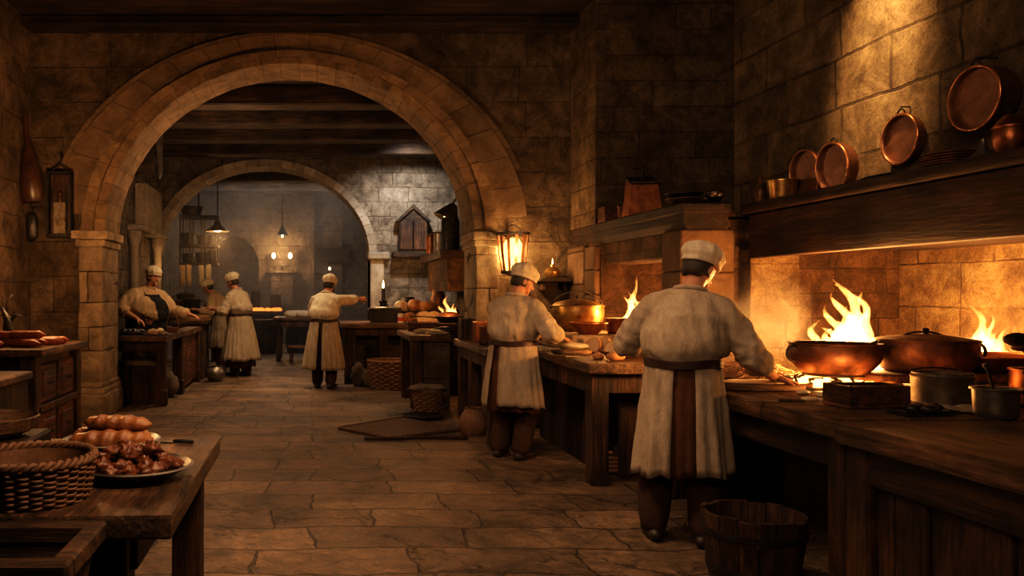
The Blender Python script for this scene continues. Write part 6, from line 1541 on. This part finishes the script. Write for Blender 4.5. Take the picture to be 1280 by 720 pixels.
bm = BM(); tube(bm, [(0, 0, .18), (0, 0, 4.1 - P(272, 286, 17.0).z)], .012, 6); obj('cord', bm, IRON, pd)
q = P(353, 290, 20.0)
pd = thing('pendant_lamp', 'dark cone pendant lamp above the twin wall lamps', 'lamp', q)
bm = BM(); lathe(bm, [(.14, -.08), (.05, .10), (.03, .16), (.02, .16), (.12, -.08)], 24, closed=True); obj('shade', bm, IRON, pd)
bm = BM(); ell(bm, (0, 0, -.09), (.025, .025, .05), 10, 8); obj('bulb', bm, GLOW, pd, smooth=180)
bm = BM(); tube(bm, [(0, 0, .15), (0, 0, 4.4 - q.z)], .012, 6); obj('cord', bm, IRON, pd)
q = P(352, 325, 22.3)
sc_ = thing('twin_wall_lamp', 'twin-armed wall lamp glowing on the back wall of the hazy room', 'lamp', q)
bm = BM(); tube(bm, [(-.22, 0, .05), (-.22, 0, -.16), (.24, 0, -.16), (.24, 0, .05)], .018, 8); tube(bm, [(.0, 0, -.16), (.0, .32, -.16)], .02, 8); obj('bracket', bm, IRON, sc_)
for x in (-.22, .24):
    bm = BM(); ell(bm, (x, 0, .12), (.055, .055, .085), 14, 10); obj('bulb', bm, GLOWW, sc_, smooth=180)
q = P(313, 343, 21.0)
bm = BM(); lathe(bm, [(0, 0), (.12, 0), (.05, .04), (.03, q.z - 1.1), (.06, q.z - 1.08), (0, q.z - 1.06)], 14); ls = thing('standing_lamp', 'single small lamp on a post in the hazy room, right of the side-on cook', 'lamp', (q.x, 21.5, 0)); obj('post', bm, IRON, ls)
bm = BM(); ell(bm, (0, 0, q.z - 1.0), (.05, .05, .06), 12, 8); obj('bulb', bm, GLOWW, ls, smooth=180)
for v in ls.children[0].data.vertices: pass
q = P(418, 320, 22.3)
bm = BM(); box(bm, (-.40, -.06, -.16), (.42, .0, .20)); box(bm, (-.46, -.08, .18), (.46, .12, .23)); rk2 = solid('wall_rack', 'dark plate rack on the back wall, right of the twin wall lamp', 'rack', (q.x, 22.4, q.z), bm, W_BEAM)
q = P(412, 338, 20.5)
bm = BM(); lathe(bm, [(0, 0), (.2, 0), (.05, .1), (.04, 1.3), (.12, 1.4), (.12, 1.8), (.03, 1.95), (0, 2.05)], 14); ls = thing('standing_lamp', 'tall lantern post just above the outstretched cook\'s head', 'lamp', (q.x, 20.5, 0)); obj('post', bm, IRON, ls)
bm = BM(); ell(bm, (0, 0, 2.06), (.03, .03, .04), 10, 8); obj('bulb', bm, GLOW, ls, smooth=180)
bm = BM(); box(bm, (-.42, -.14, 0), (.42, .24, .07)); box(bm, (-.30, -.1, -.9), (.30, .2, 0)); solid('wall_hearth_ledge', 'low stone ledge below the twin wall lamp', 'ledge', (P(352, 343, 22.2).x, 22.33, 2.0), bm, ST_BACK)
# loaves and grill in the haze
for i, (x, y, rz_) in enumerate(((-.42, 16.9, .3), (-.18, 16.85, -.2), (.05, 16.95, .4), (-.28, 17.2, 0), (.2, 16.85, .2))):
    solid('loaf', ('first', 'second', 'third', 'back', 'last')[i] + ' of the pale loaves on the hazy room\'s table, counting from the left', 'bread', (x, y, .92), loafmesh(.34, .2, .16, i), DOUGH, rz_, 'loaves in the hazy room', 180)
gl = thing('ember_bed', 'strip of glowing coals on the range deep in the haze', 'embers', (-1.2, 20.3, .98))
bm = BM()
for k in range(24): lump(bm, (rng.uniform(-.38, .38), rng.uniform(-.15, .15), .035), (.06, .05, .045), k, .5, n=8, m=6)
for v in bm.verts: v.co.z = max(v.co.z, 0)
obj('coals', bm, EMBERD, gl)
for i, (x, y, r_, h_, m_) in enumerate(((-2.95, 17.0, .22, .30, COPPERD), (-2.52, 16.95, .17, .34, IRON), (-2.15, 17.0, .13, .22, COPPER), (-2.75, 17.4, .2, .44, IRON))):
    pot('far_pot', ('wide brown pot at the left', 'black pot in the middle', 'small copper pot at the right', 'tall black pot at the back')[i] + ' of the table behind the stout cook', 'pot', (x, y, .95), r_, h_, r_ * .8, m_, ears=(0, PI), lid=.05)
for i, (x, y, h_, r_) in enumerate(((-.95, 20.8, .4, .14), (-1.45, 20.7, .5, .12))):
    pot('far_pot', ('right', 'left')[i] + ' dark pot at the back of the glowing range in the haze', 'pot', (x, y, .98), r_, h_, r_, IRON)
for i, (px, Y_, s_) in enumerate(((330, 19.0, 1), (372, 19.4, .9), (438, 18.0, 1.1))):
    x = (px - VX) * Y_ / 1000; bm = BM(); lathe(bm, [(0, 0), (.28 * s_, 0), (.33 * s_, .35), (.28 * s_, .8), (0, .8)], 22)
    t = thing('barrel', ('dark barrel left of the loaf table in the haze', 'dark barrel behind the loaf table in the haze', 'dark barrel right of the outstretched cook in the haze')[i], 'barrel', (x, Y_, 0)); obj('barrel_body', bm, WDARKX, t)
    for z in (.14, .62): bm = BM(); lathe(bm, [(.315 * s_, z - .02), (.335 * s_, z - .02), (.335 * s_, z + .02), (.315 * s_, z + .02)], 22, closed=True); obj('hoop', bm, IRON, t)
# ================================================================== SMOKE
bm = BM(); lump(bm, (0, 0, 0), (.42, .26, .36), 5, .2, 2, 20, 14); solid('steam', 'wisp of smoke drifting above the straw between the nearest cook and the cauldron', 'smoke', (2.92, 5.28, 1.22), bm, smoke_mat('hearth_smoke', 1.1, (.9, .85, .8), 4.0, .40, .75, soft=(2.3, 3.6, 2.6)), kind='stuff', smooth=180)
bm = BM(); box(bm, (-3.55, 15.7, .02), (2.55, 22.3, 4.05)); hz = solid('haze', 'grey smoke filling the back room beyond the far arch', 'smoke', (0, 0, 0), bm, smoke_mat('back_room_haze', .12, (.64, .58, .53), .5, .30, .75), kind='stuff')
# ------------------------------------------------------------------ light
def light(name, typ, loc, energy, color, size=0.1, rot=None, spot=None, blend=0.6, target=None, shape=None, size_y=None):
    l = bpy.data.lights.new(name, typ); l.energy = energy; l.color = color
    if typ == 'AREA':
        l.size = size
        if size_y: l.shape = 'RECTANGLE'; l.size_y = size_y
    else: l.shadow_soft_size = size
    if typ == 'SPOT': l.spot_size = spot; l.spot_blend = blend
    o = bpy.data.objects.new(name, l); COL.objects.link(o); o.location = loc
    if target is not None: o.rotation_euler = (Vector(target) - Vector(loc)).to_track_quat('-Z', 'Y').to_euler()
    return o
ORANGE = (1.0, 0.42, 0.12); AMBER = (1.0, 0.55, 0.22); WARM = (1.0, 0.68, 0.38); COOL = (0.80, 0.88, 1.0)
DUSK = (1.0, 0.60, 0.33)
light('fire_light', 'POINT', (3.50, 5.32, 1.18), 150, ORANGE, 0.12)
light('fire_light', 'POINT', (4.40, 5.35, 1.12), 70, ORANGE, 0.10)
light('fire_light', 'POINT', (2.98, 4.42, 0.93), 6, ORANGE, 0.05)
light('hearth_light', 'POINT', (3.45, 7.45, 1.20), 60, ORANGE, 0.08)
light('hearth_light', 'POINT', (2.92, 7.62, 1.38), 14, ORANGE, 0.06)
light('lantern_light', 'POINT', (2.24, 9.06, 1.86), 26, AMBER, 0.05)
light('lantern_light', 'POINT', (2.24, 8.60, 1.86), 20, AMBER, 0.05)
light('pan_fire_light', 'POINT', (1.85, 11.1, 1.5), 26, ORANGE, 0.08)
light('candle_light', 'POINT', (1.19, 13.6, 1.65), 30, AMBER, 0.05)
light('ceiling_glow', 'SPOT', (0.0, 4.0, 4.4), 820, DUSK, 0.7, spot=1.75, blend=1.0, target=(0.25, 5.2, 0))
light('upper_fill', 'SPOT', (0.6, 2.2, 3.4), 240, DUSK, 0.6, spot=1.5, blend=1.0, target=(3.5, 8.3, 2.7))  # added spot that lifts the dim chimney breast and upper right wall
light('table_glow', 'SPOT', (0.4, 1.9, 2.8), 150, DUSK, 0.3, spot=1.25, blend=1.0, target=(-0.85, 2.75, 0.75))
light('wall_wash', 'SPOT', (3.0, 5.05, 4.4), 900, AMBER, 0.12, spot=0.62, blend=1.0, target=(3.75, 5.25, 3.1))
light('front_fill', 'SPOT', (0.2, 1.0, 2.7), 90, DUSK, 0.4, spot=1.2, blend=1.0, target=(2.4, 3.6, 0.4))  # added fill for the dark counter front and tub, without a visible source
light('left_lamp', 'POINT', (-2.45, 7.3, 2.1), 70, (1.0, 0.5, 0.2), 0.15)
light('aisle_fill', 'POINT', (-1.2, 10.9, 2.7), 60, (1.0, 0.62, 0.32), 0.15)  # added fill that brightens the stout cook; no lamp hangs here
light('far_wall_spot', 'SPOT', (1.7, 13.32, 4.08), 420, (1.0, 0.93, 0.85), 0.15, spot=1.5, blend=1.0, target=(1.75, 15.0, 2.7))  # added spot hidden behind a beam to brighten the far wall; no window here
light('second_room_glow', 'SPOT', (-0.4, 12.46, 4.1), 420, (1.0, 0.66, 0.38), 0.5, spot=2.0, blend=1.0, target=(-0.4, 12.6, 0))
light('third_room_glow', 'AREA', (-0.8, 20.2, 4.37), 60, (1.0, 0.90, 0.80), 4.0, target=(-0.8, 20.2, 0), size_y=1.4)
light('bracket_light', 'POINT', (-0.9, 22.0, 2.55), 60, AMBER, 0.1)
light('pendant_light', 'POINT', (-1.98, 17.0, 2.55), 26, AMBER, 0.06)
light('corner_light', 'POINT', (-2.6, 14.2, 1.9), 4, AMBER, 0.06)
w = bpy.data.worlds.new('world'); scene.world = w; w.use_nodes = True
w.node_tree.nodes['Background'].inputs[0].default_value = (1.0, 0.7, 0.45, 1); w.node_tree.nodes['Background'].inputs[1].default_value = 0.02
scene.view_settings.view_transform = 'Standard'
scene.view_settings.look = 'None'
scene.view_settings.exposure = 0.25
vs = scene.view_settings; vs.use_curve_mapping = True
cm = vs.curve_mapping; cm.extend = 'EXTRAPOLATED'
def curve(c, pts):
    while len(c.points) > 2: c.points.remove(c.points[1])
    c.points[0].location = pts[0]; c.points[-1].location = pts[-1]
    for p in pts[1:-1]: c.points.new(*p)
curve(cm.curves[3], [(0, 0), (0.02, 0.014), (0.08, 0.074), (0.25, 0.29), (1.0, 1.12)])
cm.update()
scene.cycles.sample_clamp_indirect = 4.0
# ------------------------------------------------------------------ camera
cam = bpy.data.cameras.new('camera'); co = bpy.data.objects.new('camera', cam); COL.objects.link(co)
co.location = (0, 0, H0); co.rotation_euler = (PI / 2, 0, 0)
cam.sensor_fit = 'HORIZONTAL'; cam.sensor_width = 36.0; cam.lens = 36.0 * 1000 / 1280
cam.shift_x = (640 - VX) / 1280.0
cam.shift_y = (HZ - 360) / 1280.0
cam.clip_start = 0.05; cam.clip_end = 100
scene.camera = co
